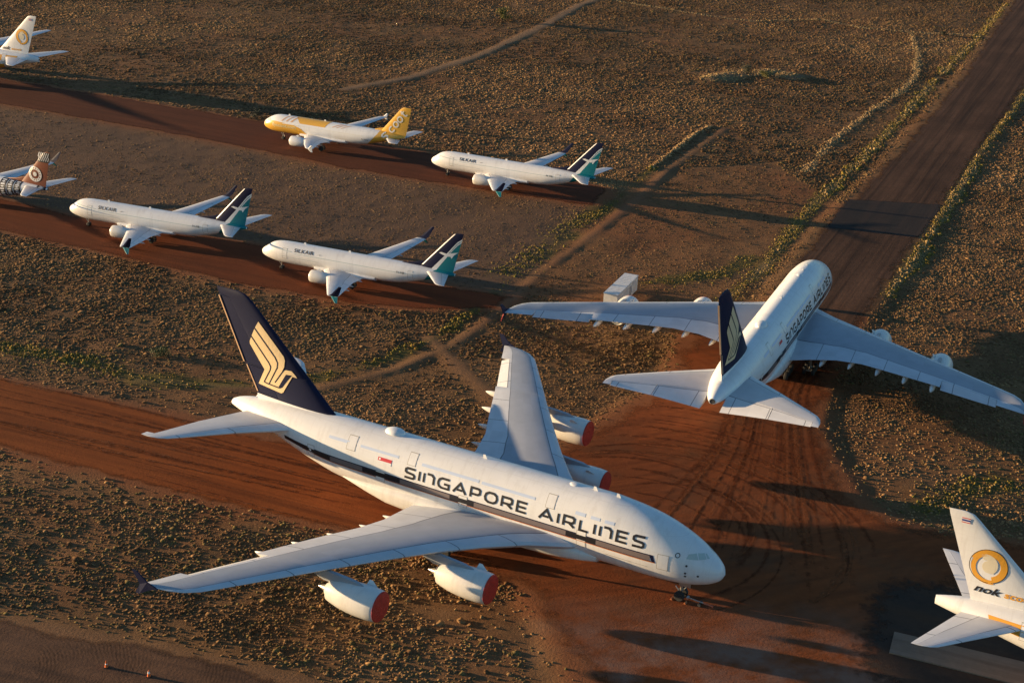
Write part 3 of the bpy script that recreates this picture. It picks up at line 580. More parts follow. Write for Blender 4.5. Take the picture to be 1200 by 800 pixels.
def build_scoot():
    W = [(1.2, 11.4, 19.0, 2.0, .13, 2, 1), (1.97, 12.0, 19.0, 2.1, .13, 2, 1), (6.4, 14.6, 18.9, 2.6, .11, 1.4, 1), (12, 18.0, 21.0, 3.4, .10, .8, 1), (16.6, 21.2, 23.0, 4.15, .09, .3, 1), (17.0, 21.8, 23.1, 4.2, .07, .2, 1)]
    Hs = [(.5, 32.4, 36.0, 4.35, .09, 0, 1), (5.9, 35.9, 38.2, 5.1, .085, 0, 1), (6.22, 36.7, 38.3, 5.13, .06, 0, 1)]
    Fn = [(5.0, 30.3, 37.1, 0, .09, 0, 1), (5.85, 31.0, 37.3, 0, .095, 0, 1), (11.4, 35.9, 38.4, 0, .09, 0, 1), (11.8, 36.6, 38.5, 0, .06, 0, 1)]
    tip = [('wing_fence', [(22.0, 23.1, 17.0, 4.2), (22.9, 23.4, 17.05, 5.0)], .05, [WHITE], 0), ('wing_fence', [(22.0, 23.1, 17.0, 4.2), (22.8, 23.3, 17.05, 3.55)], .05, [WHITE], 0)]
    p = build_twin('yellow_twin_jet', A320, W, Hs, Fn, ((10.8, 5.77, 1.85), 2.3, 3.4, 14.6, 2.5), (5.07, 17.7, 3.8, .58, 2.2, (.46,), (0,), .38), 'A320', WHITE, YELLOW, WINGW, WHITE, None, (10.5, 22.5, 2.08, 2.3, .9), tip=tip)
    F = p.fus
    p.lift('dorsal_fin', [(5.5, 28.6, 32.5, 0, .03, 0, 1), (6.0, 29.4, 32.5, 0, .03, 0, 1), (6.5, 31.3, 32.5, 0, .03, 0, 1)], YELLOW, p.fin, fin=True, camber=0)
    for sd in (1, -1):
        # yellow chin and lower nose sweeping back
        nose = [(.03, -88), (.03, 40), (1.6, 36), (3, 28), (5, 22), (9, 14), (11, -2), (12.2, -30), (13, -60), (13.4, -88)]
        tail = [(27.0, -88), (28.2, -50), (29.6, -10), (30.6, 30), (31.0, 88), (37.1, 88), (37.1, -88)]
        top = [(9.0, 84), (10.6, 30), (17.2, 30), (18.2, 86), (18.2, 89.5), (9.0, 89.5)]
        for nm_, q_ in (('yellow_nose', nose), ('yellow_tail_section', tail), ('yellow_roof_panel', top)): p.decal(nm_, [(0, q_)], [YELLOW], F, sd, .02, .5, mode='th')
        st = []
        for a, w in ((5.6, .35), (6.8, .4), (8.0, .5)): st.append((0, [(a, 30), (a + w, 30), (a + w + 1.6, 86), (a + 1.6, 86)]))
        for a, w in ((18.9, .35), (20.0, .3), (21.2, .25)): st.append((0, [(a, 40), (a + w, 40), (a + w + 2.2, 75), (a + 2.0, 75)]))
        p.decal('livery_stripes', st, [paint('peach_stripe', (.72, .42, .22))], F, sd, .02, .5, mode='th')
        p.decal('window_line', [(0, [(6, 4.3), (27, 4.3), (27, 4.42), (6, 4.42)])], [WHITE2], F, sd, .03, .6)
        p.decal('lettering', [text_polys('flyscoot.com', 9.6 if sd > 0 else 3.2, 3.45, .75, sd, 6.4, bold=.02)], [paint('pale_yellow_lettering', (.80, .66, .34))], F, sd, .035, .3)
        p.decal('cockpit_window', [(0, [(2.6, 4.75), (2.2, 5.0), (1.75, 4.82), (1.35, 4.5), (1.5, 4.3), (2.2, 4.3), (2.7, 4.5)])], [GLASS], F, sd, .03, .3)
        p.decal('registration', [text_polys('9V-TAU', 28.4 if sd > 0 else 26.8, 3.4, .35, sd, 1.6)], [BLACK], F, sd, .03, .3)
        # big letters climbing the fin
        cs = {'s': (32.5, 4.95), 'c': (33.75, 6.5), 'o': (34.75, 7.75), 'O': (35.75, 9.0), 't': (36.7, 10.3)}
        ang = math.atan2(5.7, 4.55); ca, sa = math.cos(ang), math.sin(ang)
        fp = []; bp_ = []
        r = .60; w = .32
        arcs = {'c': [(r * math.cos(t), r * math.sin(t)) for t in np.radians(np.linspace(45, 315, 15))], 'o': [(r * math.cos(t), r * math.sin(t)) for t in np.linspace(0, 2 * math.pi, 21)], 's': [(.5, .55), (.2, .7), (-.25, .68), (-.5, .42), (-.35, .1), (.3, -.1), (.5, -.42), (.25, -.7), (-.25, -.72), (-.55, -.5)], 't': [(-.1, 1.0), (-.1, -.35), (.1, -.65), (.5, -.65)]}
        for k, (a, z) in cs.items():
            sh = [arcs['o' if k == 'O' else k]] + ([[(-.5, .45), (.45, .45)]] if k == 't' else [])
            for pl in sh:
                pts = [(a + (u * ca - v * sa * 1.0 if sd < 0 else u * ca + v * sa * -1.0), z + (u * sa + v * ca)) for u, v in pl]
                for qd in stroke_poly(pts, w): (bp_ if k == 's' else fp).append((0, qd))
        p.decal('tail_lettering', fp, [WHITE2], p.fin, sd, .05, .6, fin=Fn, smooth=False)
        p.decal('tail_lettering', bp_, [WHITE2], F, sd, .05, .3)
    for a in (6.5, 16): 
        b = Bag(); b.add([p.X((a + u, v, 5.84 + q)) for v in (-.04, .04) for u, q in ((0, 0), (.2, .4), (.5, .4), (.6, 0))], [(0, 1, 2, 3), (7, 6, 5, 4), (0, 4, 5, 1), (1, 5, 6, 2), (2, 6, 7, 3)]); b.obj('blade_antenna', [WHITE], F, False)
    return p
B777 = [(0,5.0,4.8,.1),(.4,5.7,4.2,.8),(1.5,6.7,3.5,1.6),(3,7.6,3.0,2.3),(5,8.3,2.7,2.8),(8,8.7,2.55,3.1),(42,8.72,2.5,3.1),(47,8.72,2.9,3.0),(52,8.66,4.0,2.6),(56,8.5,5.0,2.0),(59,8.3,5.8,1.4),(61.5,8.0,6.35,.75),(62.9,7.75,6.65,.22)]
def build_nok():
    W = [(2, 18.6, 34.0, 3.3, .13, 2, 1), (3.1, 19.5, 33.8, 3.4, .13, 2, 1), (9.5, 24.3, 33.6, 4.4, .11, 1.5, 1), (20, 31.6, 37.2, 5.9, .10, .8, 1), (29.4, 38.2, 40.6, 7.4, .09, .3, 1), (30.4, 39.4, 41.0, 7.6, .06, .2, 1)]
    Hs = [(.8, 52.4, 59.8, 7.1, .09, 0, 1), (10.2, 61.1, 63.6, 7.68, .085, 0, 1), (10.6, 61.8, 63.75, 7.7, .07, 0, 1), (10.75, 62.6, 63.8, 7.7, .05, 0, 1)]
    Fn = [(7.9, 49.0, 59.2, 0, .09, 0, 1), (8.8, 50.2, 59.5, 0, .09, 0, 1), (17.9, 59.9, 62.9, 0, .085, 0, 1), (18.3, 60.4, 63.0, 0, .07, 0, 1), (18.5, 61.2, 63.05, 0, .05, 0, 1)]
    p = build_twin('wide_body_twin_jet', B777, W, Hs, Fn, ((18.4, 9.8, 2.75), 3.6, 5.2, 24.5, 4.2), (6, 32, 5.5, .67, 3.4, (.7,), (-1.45, 0, 1.45), .54), '777', WHITE, WHITE, WINGW, WHITE, None, (16, 38, 3.25, 3.5, 1.5), frac=.5)
    F, Fn = p.fus, p.Fn
    BB = paint('cream_swirl', (.74, .66, .48))
    for sd in (1, -1):
        # plain gold crescent roundel (stand-in for the mascot), fin lettering, flag
        p.decal('roundel', [ring_poly(58.1, 12.75, 1.25, 1.95, 0, 20, 250), ring_poly(57.95, 12.6, 1.45, 1.95, 0, 250, 390), ring_poly(58.1, 12.75, 1.95, 2.03, 1), ring_poly(58.4, 12.9, .55, 1.25, 2, 60, 230), (2, circle(58.0, 12.7, .75, 20))], [AMBER, BLACK, BB], p.fin, sd, .05, .7, fin=Fn, smooth=False)
        x0 = 59.15 if sd > 0 else 50.6
        def ft(t, a, z, h, w, mi, sh=.35, bold=.03): return text_polys(t, a, z, h, sd, w, mi, sh, bold)
        if sd > 0: ft2 = [ft('nok', 59.2, 9.5, .85, 3.0, 0), ft('scoot', 56.0, 9.55, .74, 3.3, 1, .1)]
        else: ft2 = [ft('nok', 51.0, 8.9, .85, 3.0, 0), ft('scoot', 54.3, 8.95, .62, 3.2, 1, .1)]
        p.decal('fin_lettering', ft2, [BLACK, AMBER], p.fin, sd, .05, .7, fin=Fn, smooth=False)
        p.decal('flag', [(i, [(60.7, 17.2 + .1 * k), (61.6, 17.2 + .1 * k), (61.6, 17.2 + .1 * (k + 1 + (i == 2))), (60.7, 17.2 + .1 * (k + 1 + (i == 2)))]) for i, k in ((0, 0), (1, 1), (2, 2), (1, 4), (0, 5))], [FLAGRED, WHITE, FLAGBLUE], p.fin, sd, .05, .7, fin=Fn, smooth=False)
        amber = [(45, 5.4), (56.9, 6.9), (57.2, 7.75), (45, 7.6)]
        p.decal('amber_livery', [(0, amber)], [AMBER], F, sd, .02, .5)
        p.decal('amber_belly', [(0, [(30, -75), (52, -75), (53, -30), (40, -8), (30, -5)])], [AMBER], F, sd, .02, .6, mode='th')
        for a, z0 in ((52.6, 6.2), (49.0, 5.5), (40, 4.9), (16, 4.9), (6, 4.9)): p.door(a, a + 1.05, z0, z0 + 1.7, sd, .03)
        p.decal('cockpit_window', [(0, [(3.4, 6.7), (3.2, 7.2), (2.3, 7.0), (1.8, 6.5), (2.4, 6.4)])], [DARKGLASS], F, sd, .02, .3)
        p.decal('window_line', [(0, [(8, 6.15), (44, 6.15), (44, 6.45), (8, 6.45)])], [DARKGLASS], F, sd, .03, .8)
    return p

PARK = 'airliners parked in storage on the red dirt'
jum = build_jumbo(); jum.place((25.43, 147.57), R(-27.99))
tag(jum.root, 'nearest white double-deck airliner with navy tail and red engine covers, nose towards lower right', 'airplane', PARK)
r2 = copy_tree(jum.root)
for tp in r2.children:
    for el in tp.children:
        if el.name.startswith('elevator'): swing(el, 7)
hd = R(67.617); r2.location = (54.70 - jum.mid * math.cos(hd), 252.05 - jum.mid * math.sin(hd), 0); r2.rotation_euler = (0, 0, hd)
tag(r2, 'white double-deck airliner seen from behind, nose pointing up the dark runway', 'airplane', PARK)
silk = build_silk()
def put(root, mid, nose, head, sc=1.0):
    root.location = (nose[0] - mid * sc * math.cos(head), nose[1] - mid * sc * math.sin(head), 0); root.rotation_euler = (0, 0, head); root.scale = (sc,) * 3
put(silk.root, silk.mid, (-46.2, 257.3), R(158.53), 1.008)
tag(silk.root, 'white twin-jet with teal and navy tail just beyond the tall navy tail fin', 'airplane', PARK)
for nose, hdg, sc, lab in (((-87.0, 276.8), 160.25, 1.025, 'white twin-jet with teal tail parked between the orange-tailed jet and another teal-tailed jet'), ((-19.6, 322.2), 156.4, 1.022, 'white twin-jet with teal and navy tail parked directly behind the yellow jet')):
    q = copy_tree(silk.root); put(q, silk.mid, nose, R(hdg), sc); tag(q, lab, 'airplane', PARK)
sc_ = build_scoot(); put(sc_.root, sc_.mid, (-61.0, 347.0), R(156.65), 1.02); tag(sc_.root, 'yellow and white twin-jet with a yellow tail lettered scoot', 'airplane', PARK)
fj = build_fiji(); put(fj.root, fj.mid, (-127.6, 298.8), R(154.79), 1.0); tag(fj.root, 'twin-jet with orange tail roundel and black and white patterned rear, cut by the left edge', 'airplane', PARK)
nk = build_nok(); put(nk.root, nk.mid, (105.45, 116.36), R(337.318)); tag(nk.root, 'white wide-body tail with gold roundel and amber panel at lower right corner', 'airplane', PARK)
nk2 = copy_tree(nk.root); put(nk2, nk.mid, (-184.2, 411.4), R(156.39)); tag(nk2, 'white wide-body tail with gold roundel at the far top left corner', 'airplane', PARK)

# ------------------------------------------------------------------ ground
def vnoise(x, y, seed):
    xi = np.floor(x).astype(np.int64); yi = np.floor(y).astype(np.int64); fx = x - xi; fy = y - yi
    fx = fx * fx * (3 - 2 * fx); fy = fy * fy * (3 - 2 * fy)
    def h(a, b):
        n = (a * 374761393 + b * 668265263 + seed * 1274126177) & 0xffffffff
        n = ((n ^ (n >> 13)) * 1274126177) & 0xffffffff; return ((n ^ (n >> 16)) & 0xffff) / 65535.0
    return (h(xi, yi) * (1 - fx) + h(xi + 1, yi) * fx) * (1 - fy) + (h(xi, yi + 1) * (1 - fx) + h(xi + 1, yi + 1) * fx) * fy
def fbm(x, y, s, seed, o=4):
    v = 0; a = .5; t = 0
    for i in range(o): v = v + a * vnoise(x / s, y / s, seed + i); t += a; a *= .5; s *= .5
    return v / t
tx1_top=[(-190,248),(-94.6,210.3),(-76.4,203.1),(-55.3,195.8),(-35.4,188.2),(-18.9,181.5),(-3.8,178.8)]
tx1_bot=[(-182,226),(-85.6,187.7),(-68.8,180.5),(-51.9,173.4),(-36.2,167.8),(-22.6,163.0),(-11.5,159.2),(-3.0,156.0)]
apron=[(-8.6,181.1),(0,181.5),(5.4,184.9),(12.9,195.2),(19.0,204.6),(25.4,211.6),(27.4,225.1),(29,234.3),(34.3,240.0),(40.1,239.9),(47.9,253.3),(61.0,243.7),(54.3,228.4),(49.7,214.1),(45.3,198.3),(45.5,187.4),(46.5,177.5),(49.7,170.8),(56.6,167.4),(69.2,165.9),(65.3,153.6),(55.4,154.8),(46,150),(47,105),(8,105),(8.5,133),(6.0,142),(3.2,150.6),(-3.0,155.8),(-9.2,157.3)]
run_left=[(37.6,230.2),(46.7,253.4),(61.9,292.3),(87.9,347.8),(134.8,456.0),(192.3,599.6),(300,850)]
run_right=[(54.0,226.5),(62.5,245.5),(76.6,278.3),(100.9,333.2),(149.8,441.4),(237.8,631.5),(335,850)]
tx2_top=[(-260,352),(-131.5,303.3),(-105.5,290.5),(-85.2,280.3),(-49.6,269.3),(-28.7,258.5),(-8.8,249.7),(0,246.5)]
tx2_bot=[(-250,330),(-122.5,280.6),(-98.6,269.9),(-80.1,261.8),(-62.3,253.7),(-45.5,246.0),(-31.3,241.0),(-17.7,238.3),(-3.0,240.9)]
tx3_top=[(-300,455),(-172.3,406.1),(-140.1,394.3),(-101.6,377.8),(-63.4,360.4),(-21.5,338.2),(2.2,325.7),(20,316.0)]
tx3_bot=[(-290,431),(-162.7,381.8),(-131.0,366.9),(-94.9,351.6),(-60.5,334.6),(-39.7,323.1),(-8.8,310.8),(16.2,302.1)]
P_trk=[(-160,148),(-80,142.0),(-60.2,140.4),(-48.7,138.6),(-36.8,135.6),(-25.5,132.6),(-14,127.5),(-2,120),(0,105),(-160,105)]
slab=[(44.8,144.7),(43.3,140.5),(55.4,135.7),(80,126.5),(82,131),(58.0,139.8)]
asph=[(43.0,154.0),(47,157),(52,157.5),(58,156),(90,146),(90,110),(46.0,118),(38.6,136.1),(40.5,146)]
road_bl=[(-80,136),(-60.2,134.8),(-48.7,133),(-36.8,130),(-25.5,127),(-14.1,122),(0,114)]
pale_track=[(-48,400),(-40.8,408.2),(-32.1,417.4),(-14.0,450.4),(6.9,506.4),(19.5,547.5),(40,590)]
track_g=[(-60,206.5),(-46,205),(-33.2,205.4),(-21.3,214.9),(-12.6,226.4),(-6.2,240.7),(1.0,261.3),(9.2,279.7),(20.6,307.0),(30.8,335.2),(48.3,375.3)]
track_b=[(-13.3,226.3),(-7.9,214.6),(-2.2,204.0),(1.5,196)]
berm1=[(30.2,334.3),(37.0,350.3),(43.1,365.8),(48.4,376.2)]
berm2=[(133.3,519.6),(127.9,486.6),(118.6,449.2),(110.8,430.6),(94.5,399.9),(77.9,365.8),(66.7,337.1)]
berm3=[(26.3,563.8),(44.6,551.9),(64.8,536.0),(79.1,529.4),(104.8,538.7),(117.4,525.4),(138.6,520.8),(155,521)]
runL_g=[(31.7,240.2),(40.5,254.9),(48.5,271.8),(63.5,310.3),(80.6,346.8),(100.5,391.8),(127.8,454.9),(154.5,514.1),(186.1,588.6)]
runR_g=[(68.3,255.9),(77.5,275.7),(94.3,314.3),(116.9,368.0),(147.9,435.3),(190,528)]
green=[[(-83.6,216.6),(-74.7,214.1),(-67.5,212.2),(-56.7,206.1),(-46.0,204.7)],[(-2.1,258.6),(2.5,268.7),(9.3,286.2),(15.8,300.2)],[(23.0,257.1),(31.1,260.4),(39.5,264.7),(45.6,274.3)],[(56.5,176.0),(62.3,180.8),(68.8,183.2)]]
mound=[(55.1,432.2),(64.9,441.0),(74.4,445.2),(79.9,439.3)]
P_tx1 = tx1_top + tx1_bot[::-1]; P_tx2 = tx2_top + tx2_bot[::-1]; P_tx3 = tx3_top + tx3_bot[::-1]; P_run = run_left + run_right[::-1]
def d_line(x, y, pl):
    d = np.full(x.shape, 1e9, np.float32)
    for (ax, ay), (bx, by) in zip(pl[:-1], pl[1:]):
        vx, vy = bx - ax, by - ay; t = np.clip(((x - ax) * vx + (y - ay) * vy) / (vx * vx + vy * vy), 0, 1)
        d = np.minimum(d, np.hypot(x - ax - t * vx, y - ay - t * vy).astype(np.float32))
    return d
def d_poly(x, y, pg):
    ins = np.zeros(x.shape, bool); q = pg + pg[:1]
    for (ax, ay), (bx, by) in zip(q[:-1], q[1:]):
        c = (ay > y) != (by > y); ins ^= c & (x < (bx - ax) * (y - ay) / (by - ay + 1e-12) + ax)
    return np.where(ins, -1, 1) * d_line(x, y, q)
def ss(a, b, v): t = np.clip((v - a) / (b - a), 0, 1); return t * t * (3 - 2 * t)
def fields(x, y):
    r = {}
    jit = (fbm(x, y, 6, 11) - .5) * 3.0
    dr = np.minimum.reduce([d_poly(x, y, P_tx1), d_poly(x, y, apron), d_poly(x, y, P_tx2), d_poly(x, y, P_tx3)])
    run = d_poly(x, y, P_run); asp = d_poly(x, y, asph); sl_ = d_poly(x, y, slab)
    r['hard'] = np.minimum.reduce([dr, run, asp, sl_, d_poly(x, y, P_trk) + .6])
    r['dirt'] = dr + jit; r['run'] = run
    bl = d_line(x, y, road_bl) - 6.5; pt = d_line(x, y, pale_track) - 1.9; tg = d_line(x, y, [(p[0] + 3.5, p[1] - 1.5) for p in track_g]) - .9; tb = d_line(x, y, track_b) - 1.3
    r['track'] = np.minimum.reduce([bl, pt, tg, tb]) + jit * .5
    r['pale'] = pt + jit * .5
    g = np.minimum.reduce([d_line(x, y, q) - 2.2 for q in green]); rg = np.minimum(d_line(x, y, runL_g), d_line(x, y, runR_g)) - 1.4
    gg = d_line(x, y, track_g[:-1]) - 1.0
    r['green'] = np.minimum(g, np.minimum(rg, gg)) + jit * 1.6
    r['straw'] = np.minimum(np.minimum(d_line(x, y, berm2) - 1.0, d_line(x, y, berm3) - .9), np.minimum(rg + .6, d_line(x, y, mound) - 4)) + jit
    # smooth graded ground between the two far taxiways; dusty bare ground at the front
    sm = d_poly(x, y, tx3_bot + tx2_top[::-1]); sm2 = d_poly(x, y, [(-10, 146), (8, 150), (40, 152), (42, 120), (3, 118), (2, 138)])
    gap = d_poly(x, y, [(17, 240), (40, 253), (70, 310), (60, 345), (28, 330), (8, 290), (3, 250)])
    r['smooth'] = sm; r['dust'] = sm2 + jit; r['gap'] = gap + jit
    return r
def gz(x, y, f):
    m = ss(.3, 3.5, f['hard']); k = m * (1 - .6 * ss(1, -1, f['track']))
    base = -.04 - k * (.05 + .34 * fbm(x, y, 9, 21) + .13 * fbm(x, y, 2.4, 31))
    bm_ = .22 * np.exp(-(d_line(x, y, berm1) / .8) ** 2) + .07 * np.exp(-(d_line(x, y, berm2) / 2.0) ** 2) + .06 * np.exp(-(d_line(x, y, berm3) / 2.0) ** 2) + .7 * np.exp(-(d_line(x, y, mound) / 4.0) ** 2) * (.4 + fbm(x, y, 5, 77))
    bm_ = bm_ * (.45 + 1.1 * fbm(x, y, 4, 41)) 
    return base + bm_ * ss(.3, 2, f['hard'])
# one ground sheet, fine where the photograph looks and coarse out to the horizon
gx = np.concatenate([[-6000, -2500, -1000, -500, -300], np.arange(-225, -100, 1.3), np.arange(-100, 110, .85), np.arange(110, 330, 1.4), [400, 600, 1200, 3000, 6000]])
gy = np.concatenate([[-6000, -2000, -600, -200, 0, 60], np.arange(100, 270, .8), np.arange(270, 400, 1.0), np.arange(400, 680, 1.5), [760, 1000, 1600, 3500, 8000]])
GX, GY = np.meshgrid(gx, gy); x = GX.ravel(); y = GY.ravel(); fl = fields(x, y); z = gz(x, y, fl)
nx, ny = len(gx), len(gy)
I = np.arange(nx * ny).reshape(ny, nx); quads = np.stack([I[:-1, :-1], I[:-1, 1:], I[1:, 1:], I[1:, :-1]], -1).reshape(-1, 4)
def big_mesh(name, co_, faces, mat):
    me = bpy.data.meshes.new(name); nf, k = faces.shape
    me.vertices.add(len(co_)); me.vertices.foreach_set('co', co_.astype(np.float32).ravel())
    me.loops.add(nf * k); me.loops.foreach_set('vertex_index', faces.astype(np.int32).ravel())
    me.polygons.add(nf); me.polygons.foreach_set('loop_start', np.arange(0, nf * k, k, dtype=np.int32)); me.polygons.foreach_set('loop_total', np.full(nf, k, dtype=np.int32))
    me.update(calc_edges=True); me.materials.append(mat)
    o = bpy.data.objects.new(name, me); COL.objects.link(o); return o
def attr(me, name, rgba):
    a = me.attributes.new(name, 'FLOAT_COLOR', 'POINT'); a.data.foreach_set('color', rgba.astype(np.float32).ravel())

def soil_nodes(n, l, b, c_lo, c_hi, scales=(.12, 1.1), bump=.25, bscale=2.2, dist=.35):
    tc = N(n, 'ShaderNodeTexCoord')
    n1 = N(n, 'ShaderNodeTexNoise', Scale=scales[0], Detail=7.0, Roughness=.62); n2 = N(n, 'ShaderNodeTexNoise', Scale=scales[1], Detail=5.0, Roughness=.7)
    l.new(tc.outputs['Object'], n1.inputs['Vector']); l.new(tc.outputs['Object'], n2.inputs['Vector'])
    ad = N(n, 'ShaderNodeMath', operation='MULTIPLY_ADD'); l.new(n1.outputs['Fac'], ad.inputs[0]); ad.inputs[1].default_value = .6
    m2 = N(n, 'ShaderNodeMath', operation='MULTIPLY'); l.new(n2.outputs['Fac'], m2.inputs[0]); m2.inputs[1].default_value = .4; l.new(m2.outputs[0], ad.inputs[2])
    cr = N(n, 'ShaderNodeValToRGB'); cr.color_ramp.elements[0].position = .36; cr.color_ramp.elements[1].position = .66
    cr.color_ramp.elements[0].color = (*c_lo, 1); cr.color_ramp.elements[1].color = (*c_hi, 1); l.new(ad.outputs[0], cr.inputs['Fac'])
    nb = N(n, 'ShaderNodeTexNoise', Scale=bscale, Detail=6.0, Roughness=.7); l.new(tc.outputs['Object'], nb.inputs['Vector'])
    bp = N(n, 'ShaderNodeBump', Strength=bump, Distance=dist); l.new(nb.outputs['Fac'], bp.inputs['Height']); l.new(bp.outputs[0], b.inputs['Normal'])
    b.inputs['Roughness'].default_value = .95; b.inputs['Specular IOR Level'].default_value = .1
    return tc, cr, bp
gm, n, l, b = newmat('field_soil')
tc, cr, bp = soil_nodes(n, l, b, (.125, .063, .027), (.235, .127, .056), (.10, 1.6), .4, 3.0, .3)
at = N(n, 'ShaderNodeAttribute', attribute_name='soil'); sp = N(n, 'ShaderNodeSeparateColor'); l.new(at.outputs['Color'], sp.inputs[0])
prev = cr.outputs['Color']
for ch, colr in (('Red', (.22, .082, .034)), ('Green', (.10, .085, .022)), ('Blue', (.27, .175, .105))):
    mx = N(n, 'ShaderNodeMix', data_type='RGBA'); l.new(sp.outputs[ch], mx.inputs['Factor']); l.new(prev, mx.inputs['A'])
    sc = N(n, 'ShaderNodeMix', data_type='RGBA', blend_type='MULTIPLY'); sc.inputs['Factor'].default_value = .6
    mx.inputs['B'].default_value = (*colr, 1); prev = mx.outputs['Result']
al = at.outputs['Alpha']; mx = N(n, 'ShaderNodeMix', data_type='RGBA'); l.new(al, mx.inputs['Factor']); l.new(prev, mx.inputs['A']); mx.inputs['B'].default_value = (.135, .080, .050, 1)
l.new(mx.outputs['Result'], b.inputs['Base Color'])
ground = big_mesh('ground', np.stack([x, y, z], 1), quads, gm); tag(ground, kind='structure')
ground.data.polygons.foreach_set('use_smooth', np.ones(len(quads), bool))
patch = fbm(x, y, 22, 61); 
redc = np.clip(ss(4.0, -.5, fl['dirt']) + .35 * ss(1, -2, fl['track']) * (fl['pale'] > 1) + .22 * ss(.5, .68, patch) + .4 * ss(2, -3, fl['gap']) * patch * 1.4, 0, 1)
grn = .8 * ss(1.0, -1.5, fl['green']); pal = np.clip(.22 * ss(.8, -1.2, fl['track']) + .38 * ss(.8, -1.5, fl['pale']) + .45 * ss(.5, -1.5, fl['straw']) + .5 * ss(2, -5, fl['dust']) * ss(.35, .6, fbm(x, y, 7, 5)), 0, 1)
attr(ground.data, 'soil', np.stack([redc, grn, pal, .85 * ss(2, -4, fl['smooth'])], 1))

# roads: separate sheets with uneven edges laid on the ground
def rough_outline(pg, amp=.9, step=1.2, seed=1):
    out = []; q = pg + pg[:1]
    for (ax, ay), (bx, by) in zip(q[:-1], q[1:]):
        L = math.hypot(bx - ax, by - ay); m = max(1, int(L / step)); nxn, nyn = -(by - ay) / L, (bx - ax) / L
        for i in range(m):
            t = i / m; px, py = ax + t * (bx - ax), ay + t * (by - ay)
            o = (float(fbm(np.array([px]), np.array([py]), 7, seed, 5)[0]) - .5) * 2.4 * amp + (float(fbm(np.array([px]), np.array([py]), 1.6, seed + 50, 3)[0]) - .5) * min(.9, amp); out.append((px + nxn * o, py + nyn * o))
    return out
from mathutils.geometry import delaunay_2d_cdt
def sheet(name, pg, z, mat, amp=.9, seed=1, rough=True, gs=1.6, soft=2.2):
    o = rough_outline(pg, amp, 1.0, seed) if rough else pg
    o = [p for k, p in enumerate(o) if math.hypot(p[0] - o[k - 1][0], p[1] - o[k - 1][1]) > .05]
    A = np.array(o); X, Y = np.meshgrid(np.arange(A[:, 0].min(), A[:, 0].max(), gs), np.arange(A[:, 1].min(), A[:, 1].max(), gs)); X, Y = X.ravel(), Y.ravel()
    d = d_poly(X, Y, o); k = d < -.35; n0 = len(o)
    pts = [Vector(p) for p in o] + [Vector((a, b_)) for a, b_ in zip(X[k], Y[k])]
    vo, _, fo, *_ = delaunay_2d_cdt(pts, [(i, (i + 1) % n0) for i in range(n0)], [], 1, 1e-4)
    V = np.array([(p.x, p.y, z) for p in vo]); me = bpy.data.meshes.new(name); fo = [f if (vo[f[1]] - vo[f[0]]).cross(vo[f[2]] - vo[f[0]]) > 0 else f[::-1] for f in fo]
    me.from_pydata([tuple(p) for p in V], [], fo); me.materials.append(mat)
    e = np.clip(-d_poly(V[:, 0], V[:, 1], o) / soft, 0, 1); attr(me, 'edge', np.stack([e, e, e, e * 0 + 1], 1))
    ob = bpy.data.objects.new(name, me); COL.objects.link(ob); return tag(ob, kind='structure')
def road_mat(name, lo, hi, ang, streak=(.02, .55), sfac=.5, dark=(.10, .03, .014), bump=.2, soft=True):
    m, n, l, b = newmat(name); tc, cr, bp = soil_nodes(n, l, b, lo, hi, (.05, .9), bump, 2.6, .25)
    mp = N(n, 'ShaderNodeMapping'); mp.vector_type = 'POINT'; mp.inputs['Rotation'].default_value = (0, 0, -ang); 
    sc = N(n, 'ShaderNodeMapping'); sc.inputs['Scale'].default_value = (streak[0], streak[1], 1)
    l.new(tc.outputs['Object'], mp.inputs['Vector']); l.new(mp.outputs[0], sc.inputs['Vector'])
    nz = N(n, 'ShaderNodeTexNoise', Scale=1.0, Detail=8.0, Roughness=.68); nz.inputs['Distortion'].default_value = .25; l.new(sc.outputs[0], nz.inputs['Vector'])
    r = N(n, 'ShaderNodeMapRange'); r.inputs['From Min'].default_value = .42; r.inputs['From Max'].default_value = .66; l.new(nz.outputs['Fac'], r.inputs['Value'])
    k = N(n, 'ShaderNodeMath', operation='MULTIPLY'); l.new(r.outputs[0], k.inputs[0]); k.inputs[1].default_value = sfac
    mx = N(n, 'ShaderNodeMix', data_type='RGBA'); l.new(k.outputs[0], mx.inputs['Factor']); l.new(cr.outputs['Color'], mx.inputs['A']); mx.inputs['B'].default_value = (*dark, 1)
    out = mx.outputs['Result']
    l.new(out, b.inputs['Base Color']); 
    if soft:
        ea = N(n, 'ShaderNodeAttribute', attribute_name='edge'); en = N(n, 'ShaderNodeTexNoise', Scale=.7, Detail=6.0, Roughness=.7); l.new(tc.outputs['Object'], en.inputs['Vector'])
        ad_ = N(n, 'ShaderNodeMath', operation='MULTIPLY_ADD'); l.new(en.outputs['Fac'], ad_.inputs[0]); ad_.inputs[1].default_value = 1.3; l.new(ea.outputs['Fac'], ad_.inputs[2])
        er = N(n, 'ShaderNodeMapRange'); er.inputs['From Min'].default_value = .68; er.inputs['From Max'].default_value = 1.12; l.new(ad_.outputs[0], er.inputs['Value']); l.new(er.outputs[0], b.inputs['Alpha'])
    # streaks also as shallow ruts
    b2 = N(n, 'ShaderNodeBump', Strength=.35, Distance=.12); l.new(nz.outputs['Fac'], b2.inputs['Height']); l.new(bp.outputs[0], b2.inputs['Normal']); l.new(b2.outputs[0], b.inputs['Normal'])
    return m, n, l, b, tc, mx
RD1 = road_mat('red_dirt', (.24, .062, .015), (.34, .092, .022), R(-22), (.016, .7), .8, dark=(.115, .030, .009))[0]
RD2 = road_mat('red_dirt_far', (.14, .036, .012), (.21, .054, .017), R(-25), dark=(.075, .022, .009))[0]
